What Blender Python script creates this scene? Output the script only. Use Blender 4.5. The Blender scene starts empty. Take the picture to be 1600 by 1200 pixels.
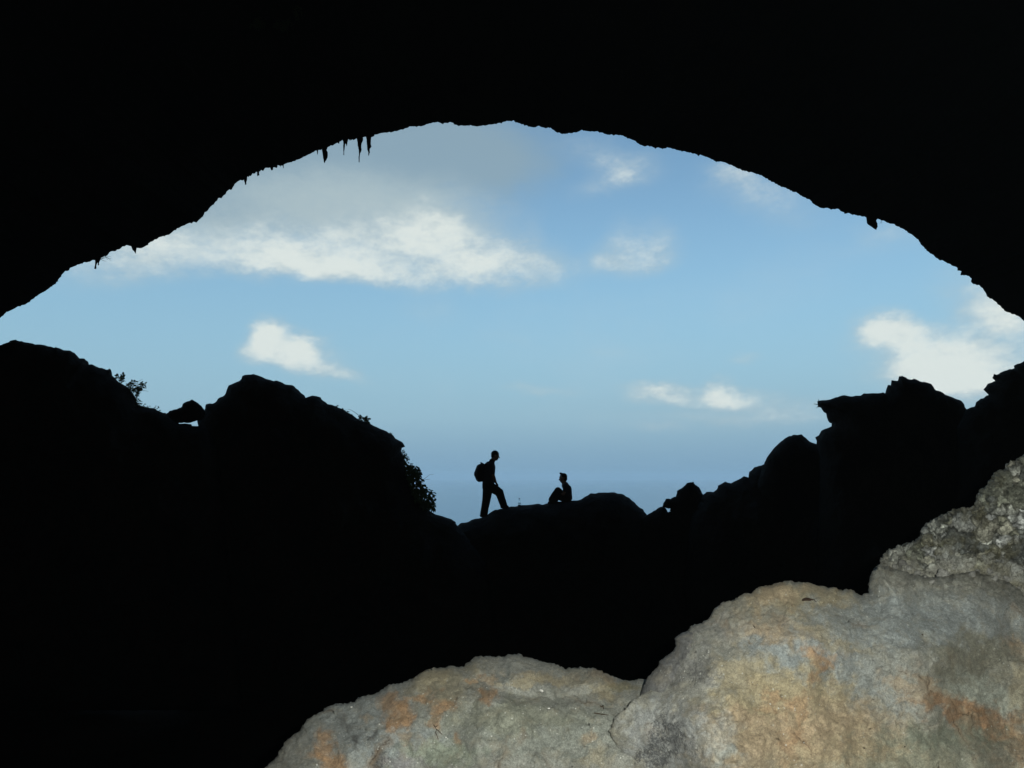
import bpy, math, random
import numpy as np
from mathutils import Vector, Matrix, geometry
from mathutils.bvhtree import BVHTree
R = math.radians
scn = bpy.context.scene
col = scn.collection

# ------------------------------------------------------------------ camera
PITCH = R(6.6); F = 1256.0                       # focal length in photo pixels (1600 wide)
SEA_Z = -150.0
cam_d = bpy.data.cameras.new('camera'); cam = bpy.data.objects.new('camera', cam_d); col.objects.link(cam)
cam_d.sensor_width = 36.0; cam_d.lens = 36.0*F/1600.0
cam_d.clip_start = 0.05; cam_d.clip_end = 60000
cam.location = (0, 0, 0); cam.rotation_euler = (R(90)+PITCH, 0, 0)
scn.camera = cam
CP, SP = math.cos(PITCH), math.sin(PITCH)
def at(px, py, Y):
    """a point at depth Y in front of the cave viewpoint, seen in the direction of photo pixel px, py"""
    cx = (px-800.0)/F; cz = (600.0-py)/F
    dy = CP - cz*SP; dz = SP + cz*CP
    return (cx/dy*Y, Y, dz/dy*Y)
def at_np(px, py, Y):
    cx = (px-800.0)/F; cz = (600.0-py)/F
    dy = CP - cz*SP; dz = SP + cz*CP
    return np.stack([cx/dy*Y, Y+0*cx, dz/dy*Y], 1)

# ------------------------------------------------------------------ world: sky with its clouds
SUN_EL, SUN_ROT = R(52), R(205)
w = bpy.data.worlds.new('World'); scn.world = w; w.use_nodes = True
nt = w.node_tree; nt.nodes.clear()
def N(t, **k):
    n = nt.nodes.new(t)
    for a, b in k.items(): setattr(n, a, b)
    return n
def L(a, b): nt.links.new(a, b)
def M(op, a, b=None, c=None, clamp=False):
    n = N('ShaderNodeMath', operation=op, use_clamp=clamp)
    for i, v in enumerate((a, b, c)):
        if v is None: continue
        if isinstance(v, (int, float)): n.inputs[i].default_value = v
        else: L(v, n.inputs[i])
    return n.outputs[0]
def MR(v, a, b, c=0.0, d=1.0, smooth=True):
    n = N('ShaderNodeMapRange', interpolation_type='SMOOTHSTEP' if smooth else 'LINEAR')
    L(v, n.inputs['Value']); n.inputs['From Min'].default_value = a; n.inputs['From Max'].default_value = b
    n.inputs['To Min'].default_value = c; n.inputs['To Max'].default_value = d
    return n.outputs['Result']
sky = N('ShaderNodeTexSky', sky_type='NISHITA'); sky.sun_disc = False
sky.sun_elevation = SUN_EL; sky.sun_rotation = SUN_ROT; sky.altitude = 150
sky.air_density = 1.0; sky.dust_density = 0.5; sky.ozone_density = 0.6
SKY_K = 0.137
tc = N('ShaderNodeTexCoord'); nrm = N('ShaderNodeVectorMath', operation='NORMALIZE'); L(tc.outputs['Generated'], nrm.inputs[0])
D = nrm.outputs[0]
sep = N('ShaderNodeSeparateXYZ'); L(D, sep.inputs[0])
az = M('ARCTAN2', sep.outputs[0], sep.outputs[1]); el = M('ARCSINE', sep.outputs[2])
def noise(scale, detail=8, rough=0.55, seed=0.0, stretch=(1, 1, 1.8)):
    mp = N('ShaderNodeMapping'); L(D, mp.inputs['Vector']); mp.inputs['Scale'].default_value = stretch
    mp.inputs['Location'].default_value = (seed, seed*0.7, -seed)
    n = N('ShaderNodeTexNoise'); L(mp.outputs[0], n.inputs['Vector'])
    n.inputs['Scale'].default_value = scale; n.inputs['Detail'].default_value = detail; n.inputs['Roughness'].default_value = rough
    return n
wn = noise(9, 7, 0.62, 3.1); wc = N('ShaderNodeSeparateColor'); L(wn.outputs['Color'], wc.inputs[0])
u = M('ADD', az, M('MULTIPLY', M('SUBTRACT', wc.outputs[0], 0.5), 0.065))
v = M('ADD', el, M('MULTIPLY', M('SUBTRACT', wc.outputs[1], 0.5), 0.05))
comb = N('ShaderNodeCombineXYZ'); L(u, comb.inputs[0]); L(v, comb.inputs[1])
def blob(px, py, rx, ry, wt, ang=0.0, soft=0.15):
    p = Vector(at(px, py, 1.0)).normalized()
    a0, e0 = math.atan2(p.x, p.y), math.asin(p.z)
    s = N('ShaderNodeVectorMath', operation='SUBTRACT'); L(comb.outputs[0], s.inputs[0]); s.inputs[1].default_value = (a0, e0, 0)
    mp = N('ShaderNodeMapping', vector_type='TEXTURE'); L(s.outputs[0], mp.inputs['Vector'])
    mp.inputs['Rotation'].default_value = (0, 0, -R(ang)); mp.inputs['Scale'].default_value = (rx/F, ry/F, 1)
    ln = N('ShaderNodeVectorMath', operation='LENGTH'); L(mp.outputs[0], ln.inputs[0])
    return M('MULTIPLY', MR(ln.outputs['Value'], 1.55, soft*.5), wt)
def total(lst):
    acc = None
    for b in lst:
        o = blob(*b); acc = o if acc is None else M('ADD', acc, o)
    return acc
# px, py, rx, ry, weight, slope
white = total([
    (310, 378, 150, 44, .36, 0), (420, 385, 120, 44, .42, 2), (520, 385, 120, 46, .50, 4), (620, 385, 110, 50, .56, 6), (705, 388, 90, 58, .66, 12), (770, 405, 60, 44, .42, 14),
    (685, 332, 60, 24, .52, 22), (640, 352, 90, 34, .34, 10), (745, 428, 62, 26, .50, 8), (845, 418, 80, 26, .32, 5), (800, 372, 50, 34, .34, 25), (835, 405, 70, 38, .30, 8), (870, 418, 40, 22, .12, 0), (560, 420, 190, 22, .30, 6),
    (440, 408, 90, 22, .26, 0), (260, 400, 90, 30, .26, -6),
    (210, 398, 85, 34, .48, -8), (130, 430, 60, 24, .28, 0), (560, 425, 130, 22, .45, 6), (380, 420, 60, 20, .3, 0),
    (945, 242, 80, 30, .42, 20), (985, 268, 55, 30, .42, 0), (935, 290, 56, 16, .36, -14),
    (1195, 300, 90, 40, .50, 26), (1150, 268, 40, 20, .42, 20),
    (965, 388, 30, 44, .44, 20), (1027, 385, 40, 38, .46, -20), (990, 412, 70, 26, .44, 0), (835, 355, 20, 28, .26, 0),
    (424, 517, 30, 20, .95, 10), (405, 538, 26, 24, .62, 0), (445, 548, 54, 28, .80, 12), (490, 556, 58, 30, .74, 12), (535, 580, 40, 16, .45, 18), (488, 540, 26, 14, .55, 10),
    (1380, 512, 44, 26, .85, 0), (1345, 535, 34, 24, .5, 0), (1425, 538, 60, 38, .80, 15), (1475, 562, 64, 40, .75, 10), (1440, 585, 90, 20, .45, 8), (1510, 590, 80, 40, .6, 0), (1565, 530, 62, 76, .60, 0), (1590, 470, 50, 40, .5, 0),
    (1540, 470, 60, 46, .5, 30), (1400, 362, 60, 22, .40, 10), (1560, 600, 80, 20, .4, 0),
    (1010, 611, 36, 20, .76, 0), (1050, 607, 26, 20, .72, 0), (1112, 606, 34, 18, .80, 0), (1140, 620, 40, 16, .55, 8), (1085, 627, 100, 13, .40, 0), (1158, 565, 26, 11, .42, 0),
    (845, 608, 66, 9, .50, 4), (1215, 640, 130, 22, .42, 4), (1020, 674, 48, 10, .40, 0), (670, 482, 44, 26, .24, 0), (1110, 655, 150, 10, .26, 0), (945, 547, 40, 9, .2, 0),
    (790, 530, 60, 8, .13, 10)])
grey = total([
    (470, 270, 260, 84, .80, -8), (660, 235, 230, 66, .85, 0), (780, 250, 120, 70, .45, 10), (330, 320, 130, 46, .6, -20), (560, 340, 240, 40, .5, 0),
    (1250, 650, 260, 60, .22, 0), (900, 640, 300, 50, .14, 0), (300, 480, 200, 26, .12, 0)])
f1 = noise(13, 10, 0.60, 7.7).outputs['Fac']; f2 = noise(44, 9, 0.66, 1.3).outputs['Fac']; f4 = noise(120, 6, 0.6, 5.1).outputs['Fac']
fz = M('ADD', M('ADD', M('MULTIPLY', M('SUBTRACT', f1, 0.5), 0.80), M('MULTIPLY', M('SUBTRACT', f2, 0.5), 0.95)), M('MULTIPLY', M('SUBTRACT', f4, 0.5), 0.45))
wgate = M('MULTIPLY', M('MULTIPLY', fz, 0.74), MR(white, 0.0, 0.7))
wd = M('ADD', white, wgate)
wa = MR(wd, -0.10, 1.42, 0.0, 0.97)
gd = M('ADD', grey, M('MULTIPLY', M('MULTIPLY', fz, 0.30), MR(grey, 0.02, 0.4)))
ga = MR(gd, 0.05, 1.15, 0.0, 0.80)
# thin high veil far from the named clouds, everywhere in the sky
veil = MR(noise(3.2, 9, 0.6, 12.0).outputs['Fac'], 0.52, 0.80, 0.0, 0.16)
tint = N('ShaderNodeMix', data_type='RGBA', blend_type='MULTIPLY'); tint.inputs[0].default_value = 1; L(sky.outputs[0], tint.inputs[6]); tint.inputs[7].default_value = (.89, 1.09, 1.03, 1)
bg = N('ShaderNodeBackground'); L(tint.outputs[2], bg.inputs['Color']); bg.inputs['Strength'].default_value = SKY_K
def bgc(c, s=1.0):
    b = N('ShaderNodeBackground'); b.inputs['Color'].default_value = (*c, 1); b.inputs['Strength'].default_value = s; return b.outputs[0]
def mix(f, a, b):
    m = N('ShaderNodeMixShader'); L(f, m.inputs[0]); L(a, m.inputs[1]); L(b, m.inputs[2]); return m.outputs[0]
# the humid air low over the sea
ramp = N('ShaderNodeValToRGB'); L(MR(el, R(-1), R(15), smooth=False), ramp.inputs[0])
cr = ramp.color_ramp; cr.elements[0].position = 0; cr.elements[0].color = (.20, .352, .50, 1); cr.elements[1].position = 1; cr.elements[1].color = (.228, .420, .568, 1)
e_ = cr.elements.new(.10); e_.color = (.214, .368, .505, 1); e_ = cr.elements.new(.32); e_.color = (.268, .440, .570, 1)
lowb = N('ShaderNodeBackground'); L(ramp.outputs[0], lowb.inputs['Color'])
lowa = MR(el, R(22), R(.3), 0.0, 1.0)
s0 = mix(lowa, bg.outputs[0], lowb.outputs[0])
s1 = mix(veil, s0, bgc((.50, .60, .66)))
pale = total([(430, 335, 190, 62, .55, -6), (600, 320, 190, 56, .62, 2), (720, 350, 120, 60, .40, 10), (240, 385, 130, 50, .42, -10), (860, 410, 90, 36, .30, 5), (1110, 655, 200, 26, .26, 0), (1500, 600, 120, 50, .35, 0), (1560, 430, 90, 60, .30, 30)])
pa = MR(M('ADD', pale, M('MULTIPLY', M('MULTIPLY', fz, 0.45), MR(pale, 0.0, 0.5))), 0.0, 1.15, 0.0, 0.85)
s2 = mix(pa, mix(ga, s1, bgc((.275, .385, .45))), bgc((.44, .545, .575)))
f3 = noise(21, 8, 0.6, 21.0).outputs['Fac']
lit = MR(M('ADD', M('ADD', M('MULTIPLY', wd, .50), M('MULTIPLY', f3, .85)), M('MULTIPLY', f2, .45)), .72, 1.36)
cm_ = N('ShaderNodeMix', data_type='RGBA'); L(lit, cm_.inputs[0]); cm_.inputs[6].default_value = (.45, .555, .595, 1); cm_.inputs[7].default_value = (.73, .795, .765, 1)
cb = N('ShaderNodeBackground'); L(cm_.outputs[2], cb.inputs['Color'])
s3 = mix(wa, s2, cb.outputs[0])
out = N('ShaderNodeOutputWorld'); L(s3, out.inputs['Surface'])

# ------------------------------------------------------------------ sun, and the flash fired beside the lens (it lights the near boulders)
sd = Vector((math.sin(SUN_ROT)*math.cos(SUN_EL), math.cos(SUN_ROT)*math.cos(SUN_EL), math.sin(SUN_EL)))
sun_d = bpy.data.lights.new('sun', 'SUN'); sun_d.energy = 3.0; sun_d.angle = R(0.53); sun_d.color = (1, .95, .88)
sun = bpy.data.objects.new('sun', sun_d); col.objects.link(sun)
sun.rotation_euler = (-sd).to_track_quat('-Z', 'Y').to_euler(); sun.location = sd*300
fl_d = bpy.data.lights.new('camera_flash', 'POINT'); fl_d.energy = 268; fl_d.shadow_soft_size = 0.012; fl_d.color = (.97, 1, .935)
fl = bpy.data.objects.new('camera_flash', fl_d); col.objects.link(fl); fl.location = (0.10, 0.0, 0.06)

scn.view_settings.view_transform = 'Standard'; scn.view_settings.look = 'None'
scn.view_settings.exposure = 0.0; scn.view_settings.gamma = 1.0; scn.view_settings.use_curve_mapping = False
scn.render.engine = 'CYCLES'
cy = scn.cycles
cy.max_bounces = 6; cy.diffuse_bounces = 3; cy.glossy_bounces = 3; cy.transmission_bounces = 6; cy.volume_bounces = 1
cy.use_denoising = True; cy.use_adaptive_sampling = True; cy.adaptive_threshold = 0.01
cy.sample_clamp_indirect = 4.0
scn.render.film_transparent = False

# ------------------------------------------------------------------ helpers
rng = np.random.default_rng(11)
PERM = rng.permutation(256); PERM = np.concatenate([PERM]*3)
GR = rng.normal(size=(256, 3)); GR /= np.linalg.norm(GR, axis=1)[:, None]
def pnoise(P):
    P = np.asarray(P, float); I = np.floor(P).astype(int); f = P-I; I &= 255
    s = f*f*f*(f*(f*6-15)+10); r = 0
    for dx in (0, 1):
        for dy in (0, 1):
            for dz in (0, 1):
                h = PERM[PERM[PERM[I[:, 0]+dx]+I[:, 1]+dy]+I[:, 2]+dz]
                g = GR[h]; d = (g*(f-np.array([dx, dy, dz]))).sum(1)
                wgt = (s[:, 0] if dx else 1-s[:, 0])*(s[:, 1] if dy else 1-s[:, 1])*(s[:, 2] if dz else 1-s[:, 2])
                r = r+wgt*d
    return r*1.5
def fbm(P, o=5, rough=0.5, ridged=False):
    P = np.asarray(P, float); a = 1.0; r = 0
    for k in range(o):
        n = pnoise(P+k*17.3)
        r = r+a*((1-2*np.abs(n))-0.5 if ridged else n); a *= rough; P = P*2.03
    return r
def worley(P):
    """F1, F2 and a random value per cell, for 2-D points"""
    P = np.asarray(P, float); I = np.floor(P).astype(int); f1 = np.full(len(P), 9.0); f2 = np.full(len(P), 9.0); idv = np.zeros(len(P))
    for dx in (-1, 0, 1):
        for dy in (-1, 0, 1):
            h = PERM[PERM[(I[:, 0]+dx) & 255]+((I[:, 1]+dy) & 255)]
            ox = (PERM[h]/255.0); oy = (PERM[h+97]/255.0)
            d = np.hypot(I[:, 0]+dx+ox-P[:, 0], I[:, 1]+dy+oy-P[:, 1])
            c = d < f1
            f2 = np.where(c, f1, np.minimum(f2, d)); idv = np.where(c, PERM[h+31]/255.0, idv); f1 = np.where(c, d, f1)
    return f1, f2, idv
def new_mesh(name, V, T, smooth=True):
    V = np.asarray(V, np.float32); T = np.asarray(T, np.int32)
    me = bpy.data.meshes.new(name); k = T.shape[1]
    me.vertices.add(len(V)); me.vertices.foreach_set('co', V.ravel())
    me.loops.add(T.size); me.loops.foreach_set('vertex_index', T.ravel())
    me.polygons.add(len(T)); me.polygons.foreach_set('loop_start', np.arange(0, T.size, k, dtype=np.int32))
    me.polygons.foreach_set('loop_total', np.full(len(T), k, np.int32))
    me.polygons.foreach_set('use_smooth', np.full(len(T), smooth))
    me.update(calc_edges=True); me.validate(); return me
def tag(o, label=None, cat=None, group=None, kind=None):
    if label: o['label'] = label
    if cat: o['category'] = cat
    if group: o['group'] = group
    if kind: o['kind'] = kind
    return o
def link(name, me, mat, parent=None):
    o = bpy.data.objects.new(name, me); col.objects.link(o)
    if mat is not None: me.materials.clear(); me.materials.append(mat)
    if parent is not None: o.parent = parent
    return o
def recenter(o, p):
    """put the object's origin at world point p without moving its mesh"""
    p = Vector(p); o.data.transform(Matrix.Translation(-p)); o.location = p
    return o
def empty(name, loc):
    o = bpy.data.objects.new(name, None); col.objects.link(o); o.location = loc; o.empty_display_size = 0.1; return o
def child(o, parent):
    o.parent = parent; o.location = Vector(o.location)-Vector(parent.location); return o

# ------------------------------------------------------------------ materials
def material(name, color=(.5, .5, .5), rough=0.9, spec=0.3):
    m = bpy.data.materials.new(name); m.use_nodes = True
    b = m.node_tree.nodes['Principled BSDF']; b.inputs['Base Color'].default_value = (*color, 1)
    b.inputs['Roughness'].default_value = rough; b.inputs['Specular IOR Level'].default_value = spec
    if 'Diffuse Roughness' in b.inputs and rough > .65: b.inputs['Diffuse Roughness'].default_value = 1.0
    return m, m.node_tree, b
def nz(t, scale, detail=6, rough=.6, vec=None, out='Fac'):
    n = t.nodes.new('ShaderNodeTexNoise'); n.inputs['Scale'].default_value = scale; n.inputs['Detail'].default_value = detail
    n.inputs['Roughness'].default_value = rough
    if vec is not None: t.links.new(vec, n.inputs['Vector'])
    return n.outputs[out]
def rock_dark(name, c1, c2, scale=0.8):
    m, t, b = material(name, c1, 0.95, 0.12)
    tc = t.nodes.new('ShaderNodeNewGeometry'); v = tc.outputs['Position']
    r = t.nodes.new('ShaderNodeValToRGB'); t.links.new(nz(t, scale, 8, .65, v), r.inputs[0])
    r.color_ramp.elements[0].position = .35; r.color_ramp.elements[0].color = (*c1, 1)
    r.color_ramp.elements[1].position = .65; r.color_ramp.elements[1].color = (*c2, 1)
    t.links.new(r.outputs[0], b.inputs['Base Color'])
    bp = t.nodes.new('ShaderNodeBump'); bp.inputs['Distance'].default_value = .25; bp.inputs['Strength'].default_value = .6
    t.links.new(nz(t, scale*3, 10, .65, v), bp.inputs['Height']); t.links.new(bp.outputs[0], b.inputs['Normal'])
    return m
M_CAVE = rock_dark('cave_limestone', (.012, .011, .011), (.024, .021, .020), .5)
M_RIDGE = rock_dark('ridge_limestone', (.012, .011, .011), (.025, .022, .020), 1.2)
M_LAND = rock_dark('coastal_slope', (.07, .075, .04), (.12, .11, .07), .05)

def boulder_mat(name, pebbly=False):
    m, t, b = material(name, (.3, .3, .26), .72, .35)
    g = t.nodes.new('ShaderNodeNewGeometry'); v = g.outputs['Position']
    at_c = t.nodes.new('ShaderNodeAttribute'); at_c.attribute_name = 'stone'
    at_s = t.nodes.new('ShaderNodeAttribute'); at_s.attribute_name = 'lichen'
    def mth(op, a, c, cl=False):
        n = t.nodes.new('ShaderNodeMath'); n.operation = op; n.use_clamp = cl
        for i, q in enumerate((a, c)):
            if isinstance(q, (int, float)): n.inputs[i].default_value = q
            else: t.links.new(q, n.inputs[i])
        return n.outputs[0]
    def rng_(val, a, c, lo, hi):
        n = t.nodes.new('ShaderNodeMapRange'); t.links.new(val, n.inputs[0])
        for i, q in enumerate((a, c, lo, hi)): n.inputs[1+i].default_value = q
        return n.outputs[0]
    def mixc(f, a, c, blend='MIX'):
        n = t.nodes.new('ShaderNodeMix'); n.data_type = 'RGBA'; n.blend_type = blend
        for s, q in ((n.inputs[0], f), (n.inputs[6], a), (n.inputs[7], c)):
            if isinstance(q, (int, float)): s.default_value = q
            elif isinstance(q, tuple): s.default_value = (*q, 1)
            else: t.links.new(q, s)
        return n.outputs[2]
    # mottling at three sizes, the fine one grain by grain
    c = at_c.outputs['Color']
    m1 = rng_(nz(t, 9, 8, .7, v), .3, .7, .84, 1.16); m2 = rng_(nz(t, 60, 8, .75, v), .28, .72, .64, 1.32); m3 = rng_(nz(t, 230, 5, .75, v), .3, .7, .54, 1.48)
    mm = mth('MULTIPLY', mth('MULTIPLY', m1, m2), m3)
    cm = t.nodes.new('ShaderNodeCombineColor')
    for i in range(3): t.links.new(mm, cm.inputs[i])
    c = mixc(1.0, c, cm.outputs[0], 'MULTIPLY')
    # hue drift between warm and cool minerals
    c = mixc(rng_(nz(t, 24, 7, .65, v), .5, .72, 0, .10 if pebbly else .34), c, (.35, .30, .20))
    c = mixc(rng_(nz(t, 31, 7, .65, g.outputs['True Normal'] if False else v), .18, .42, .42, 0), c, (.20, .225, .21))
    # black lichen flecks where the attribute allows them
    thr = mth('SUBTRACT', .84, mth('MULTIPLY', at_s.outputs['Fac'], .36))
    fleck = rng_(mth('SUBTRACT', nz(t, 125, 9, .80, v), thr), -.05, .07, 0, .80)
    c = mixc(fleck, c, (.055, .057, .060))
    # hairline cracks with rusty lips, only here and there
    wv = t.nodes.new('ShaderNodeMix'); wv.data_type = 'VECTOR'; wv.inputs[0].default_value = .10; t.links.new(v, wv.inputs[4]); t.links.new(nz(t, 6, 6, .65, v, 'Color'), wv.inputs[5])
    ce = t.nodes.new('ShaderNodeTexVoronoi'); ce.feature = 'DISTANCE_TO_EDGE'; ce.inputs['Scale'].default_value = 7.5; t.links.new(wv.outputs[1], ce.inputs['Vector'])
    cmask = rng_(nz(t, 4.5, 5, .6, v), .56, .68, 0, 1)
    crk = mth('MULTIPLY', rng_(ce.outputs['Distance'], .003, .014, 1, 0), cmask)
    lip = mth('MULTIPLY', rng_(ce.outputs['Distance'], .02, .13, .5, 0), cmask)
    if not pebbly:
        c = mixc(lip, c, (.31, .215, .13)); c = mixc(mth('MULTIPLY', crk, .55), c, (.07, .05, .035))
    # pale calcite grains; their flash sparkle is painted near-white in the colour
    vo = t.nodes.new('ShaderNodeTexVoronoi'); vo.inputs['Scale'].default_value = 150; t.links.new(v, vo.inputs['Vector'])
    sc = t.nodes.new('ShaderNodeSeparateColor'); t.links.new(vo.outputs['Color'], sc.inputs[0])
    sparkle_grain = mth('MULTIPLY', rng_(sc.outputs[0], .955, .965, 0, 1), rng_(vo.outputs['Distance'], .28, .40, 1, 0))
    sparkle_grain = mth('MULTIPLY', sparkle_grain, rng_(nz(t, 5, 4, .6, v), .42, .62, 0.05, .9))
    c = mixc(sparkle_grain, c, (.66, .66, .60))
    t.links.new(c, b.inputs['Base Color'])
    t.links.new(rng_(sparkle_grain, 0, 1, .78, .25), b.inputs['Roughness'])
    h = mth('ADD', mth('MULTIPLY', nz(t, 16, 4, .5, v), .28), mth('MULTIPLY', nz(t, 130, 8, .7, v), .40))
    h = mth('ADD', h, mth('MULTIPLY', nz(t, 400, 5, .75, v), .32))
    if not pebbly: h = mth('SUBTRACT', h, mth('MULTIPLY', crk, .35))
    bp = t.nodes.new('ShaderNodeBump'); bp.inputs['Strength'].default_value = 1.0; bp.inputs['Distance'].default_value = .015 if not pebbly else .016
    t.links.new(h, bp.inputs['Height']); t.links.new(bp.outputs[0], b.inputs['Normal'])
    return m
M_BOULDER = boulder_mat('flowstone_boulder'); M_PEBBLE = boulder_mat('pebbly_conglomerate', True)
M_LEAF, _, _b = material('leaf_green', (.05, .09, .03), .6, .3)
M_STEM, _, _ = material('twig_brown', (.06, .045, .03), .9, .2)
M_SKIN, _, _b = material('skin', (.26, .16, .11), .55, .4); _b.inputs['Subsurface Weight'].default_value = 0.05
M_HAIR, _, _ = material('dark_hair', (.02, .015, .012), .6, .3)
M_SHIRT, _, _ = material('dark_shirt_cloth', (.05, .055, .07), .95, .1)
M_TROUSER, _, _ = material('dark_trouser_cloth', (.045, .043, .04), .95, .1)
M_PACK, _, _ = material('backpack_cloth', (.03, .03, .035), .85, .2)
M_SHOE, _, _ = material('boot_leather', (.03, .025, .02), .7, .3)
M_PLASTIC, _, _b = material('clear_plastic', (.85, .9, .92), .06, .5); _b.inputs['Transmission Weight'].default_value = 1.0; _b.inputs['IOR'].default_value = 1.25
M_CAP, _, _ = material('bottle_cap_plastic', (.02, .03, .08), .4, .4)
M_BAND, _, _ = material('bottle_label_paper', (.10, .12, .14), .7, .2)
M_SHELL, _, _ = material('white_shell', (.78, .76, .70), .35, .5)
M_DEADLEAF, _, _ = material('dead_leaf_brown', (.035, .022, .015), .85, .2)

# ------------------------------------------------------------------ rock from an outline: rounded front and back sheets sharing their rim
def densify(pts, step):
    out = []
    n = len(pts)
    for i in range(n):
        a = np.array(pts[i], float); b = np.array(pts[(i+1) % n], float); d = np.hypot(*(b-a)); inside = (-30 < a[0] < 1640 and -30 < a[1] < 1240)
        s = step if inside else step*4
        k = max(1, int(round(d/s)))
        for j in range(k): out.append(a+(b-a)*j/k)
    return np.array(out)
def inside_poly(P, poly):
    x, y = P[:, 0], P[:, 1]; r = np.zeros(len(P), bool); n = len(poly)
    for i in range(n):
        x0, y0 = poly[i]; x1, y1 = poly[(i+1) % n]
        if y0 == y1: continue
        c = ((y0 > y) != (y1 > y)) & (x < (x1-x0)*(y-y0)/(y1-y0)+x0); r ^= c
    return r
def edge_dist(P, poly, chunk=20000):
    A = np.asarray(poly, float); B = np.roll(A, -1, 0); d = B-A; L2 = np.maximum((d**2).sum(1), 1e-9)
    out = np.empty(len(P))
    for s in range(0, len(P), chunk):
        q = P[s:s+chunk, None, :]-A[None]; t = np.clip((q*d[None]).sum(2)/L2, 0, 1)
        out[s:s+chunk] = np.sqrt(((q-t[..., None]*d[None])**2).sum(2)).min(1)
    return out
def triangulate(poly, step, subdiv, step_out=None):
    bd = densify(poly, step)
    x0, y0 = bd.min(0); x1, y1 = bd.max(0)
    def grid(s, ph):
        gx, gy = np.meshgrid(np.arange(x0, x1, s), np.arange(y0, y1, s*.87)); gx = gx+(np.arange(gx.shape[0]) % 2)[:, None]*s*.5
        return np.stack([gx.ravel(), gy.ravel()], 1)+rng.uniform(-.12, .12, (gx.size, 2))*s
    g = grid(step, 0)
    if step_out:
        inn = (g[:, 0] > -40) & (g[:, 0] < 1640) & (g[:, 1] < 1230); g = g[inn]
        go = grid(step_out, 0); oo = ~((go[:, 0] > -40) & (go[:, 0] < 1640) & (go[:, 1] < 1230)); g = np.concatenate([g, go[oo]])
    g = g[inside_poly(g, bd)]
    if len(g): g = g[edge_dist(g, bd) > step*.45]
    pts = [Vector((float(a), float(b))) for a, b in np.concatenate([bd, g])]
    nb = len(bd)
    v, e, f, *_ = geometry.delaunay_2d_cdt(pts, [(i, (i+1) % nb) for i in range(nb)], [], 0, 1e-5)
    V = np.array([(p.x, p.y) for p in v]); T = np.array(f)
    c = V[T].mean(1); T = T[inside_poly(c, bd)]
    for _ in range(subdiv):
        E = np.sort(np.concatenate([T[:, [0, 1]], T[:, [1, 2]], T[:, [2, 0]]]), 1)
        U, inv = np.unique(E, axis=0, return_inverse=True); inv = inv.ravel()
        mid = V[U].mean(1); n = len(V); k = len(T); a, b_, c_ = inv[:k]+n, inv[k:2*k]+n, inv[2*k:]+n
        V = np.concatenate([V, mid])
        T = np.concatenate([np.stack([T[:, 0], a, c_], 1), np.stack([a, T[:, 1], b_], 1), np.stack([c_, b_, T[:, 2]], 1), np.stack([a, b_, c_], 1)])
    used = np.unique(T); mp = -np.ones(len(V), int); mp[used] = np.arange(len(used)); V = V[used]; T = mp[T]
    E = np.sort(np.concatenate([T[:, [0, 1]], T[:, [1, 2]], T[:, [2, 0]]]), 1)
    U, cnt = np.unique(E, axis=0, return_counts=True)
    rim = np.zeros(len(V), bool); rim[U[cnt == 1].ravel()] = True
    return V, T, rim, bd
def rock(name, poly, mat, depth, step=9, subdiv=1, step_out=None, r_px=90, r_m=1.2, back_m=None, jit=.6, jf=5.0, relief=None, attrs=None):
    """poly in photo pixels; depth(px,py) gives the front surface in metres; the rim lies r_m behind it"""
    V, T, rim, bd = triangulate(poly, step, subdiv, step_out)
    t = np.clip(edge_dist(V, bd)/r_px, 0, 1); t[rim] = 0
    prof = 1-np.sqrt(1-(1-t)**2)
    P3 = np.concatenate([V/jf, np.full((len(V), 1), 3.7+len(V) % 13)], 1)
    if jit:
        W = V+np.stack([fbm(P3, 3, .6), fbm(P3+41.2, 3, .6)], 1)*jit*1.6
        W = W+np.stack([fbm(P3/4.5, 2), fbm(P3/4.5+9, 2)], 1)*jit*1.8
    else: W = V
    if callable(r_m): r_m = r_m(V); back_m = .9
    Y0 = depth(V[:, 0], V[:, 1]); Ye = Y0+r_m
    Yf = Y0+r_m*prof
    if relief is not None: Yf = Yf+relief(V, t)
    bm_ = back_m if back_m is not None else r_m
    nb = fbm(np.concatenate([V/60.0, np.full((len(V), 1), 8.8)], 1), 4)
    Yb = Ye+bm_*(1-prof)*(1+.3*nb)
    F3 = at_np(W[:, 0], W[:, 1], Yf); B3 = at_np(W[:, 0], W[:, 1], Yb)
    n = len(V); mp = np.arange(n)+n; mp[rim] = np.nonzero(rim)[0]
    keep = ~rim; mp2 = mp.copy(); mp2[keep] = n+np.arange(keep.sum())
    VV = np.concatenate([F3, B3[keep]]); TB = mp2[T][:, ::-1]
    TT = np.concatenate([T, TB])
    # face direction: front must look at the viewpoint
    a, b_, c_ = F3[T[0, 0]], F3[T[0, 1]], F3[T[0, 2]]
    if np.dot(np.cross(b_-a, c_-a), a) > 0: TT = TT[:, ::-1]
    me = new_mesh(name, VV, TT)
    if attrs:
        for an, (kind, fn) in attrs.items():
            val = fn(V); full = np.concatenate([val, val[keep]])
            if kind == 'c':
                A = me.attributes.new(an, 'FLOAT_COLOR', 'POINT'); full = np.concatenate([full, np.ones((len(full), 1))], 1)
                A.data.foreach_set('color', full.astype(np.float32).ravel())
            else:
                A = me.attributes.new(an, 'FLOAT', 'POINT'); A.data.foreach_set('value', full.astype(np.float32))
    o = link(name, me, mat)
    base = VV[np.argmin(VV[:, 2])]; c0 = VV.mean(0)
    recenter(o, (c0[0], c0[1], base[2]))
    return o
def relief_far(amp, f=70.0):
    return lambda V, t: amp*t*fbm(np.concatenate([V/f, np.full((len(V), 1), 1.9)], 1), 5, .55)

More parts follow.
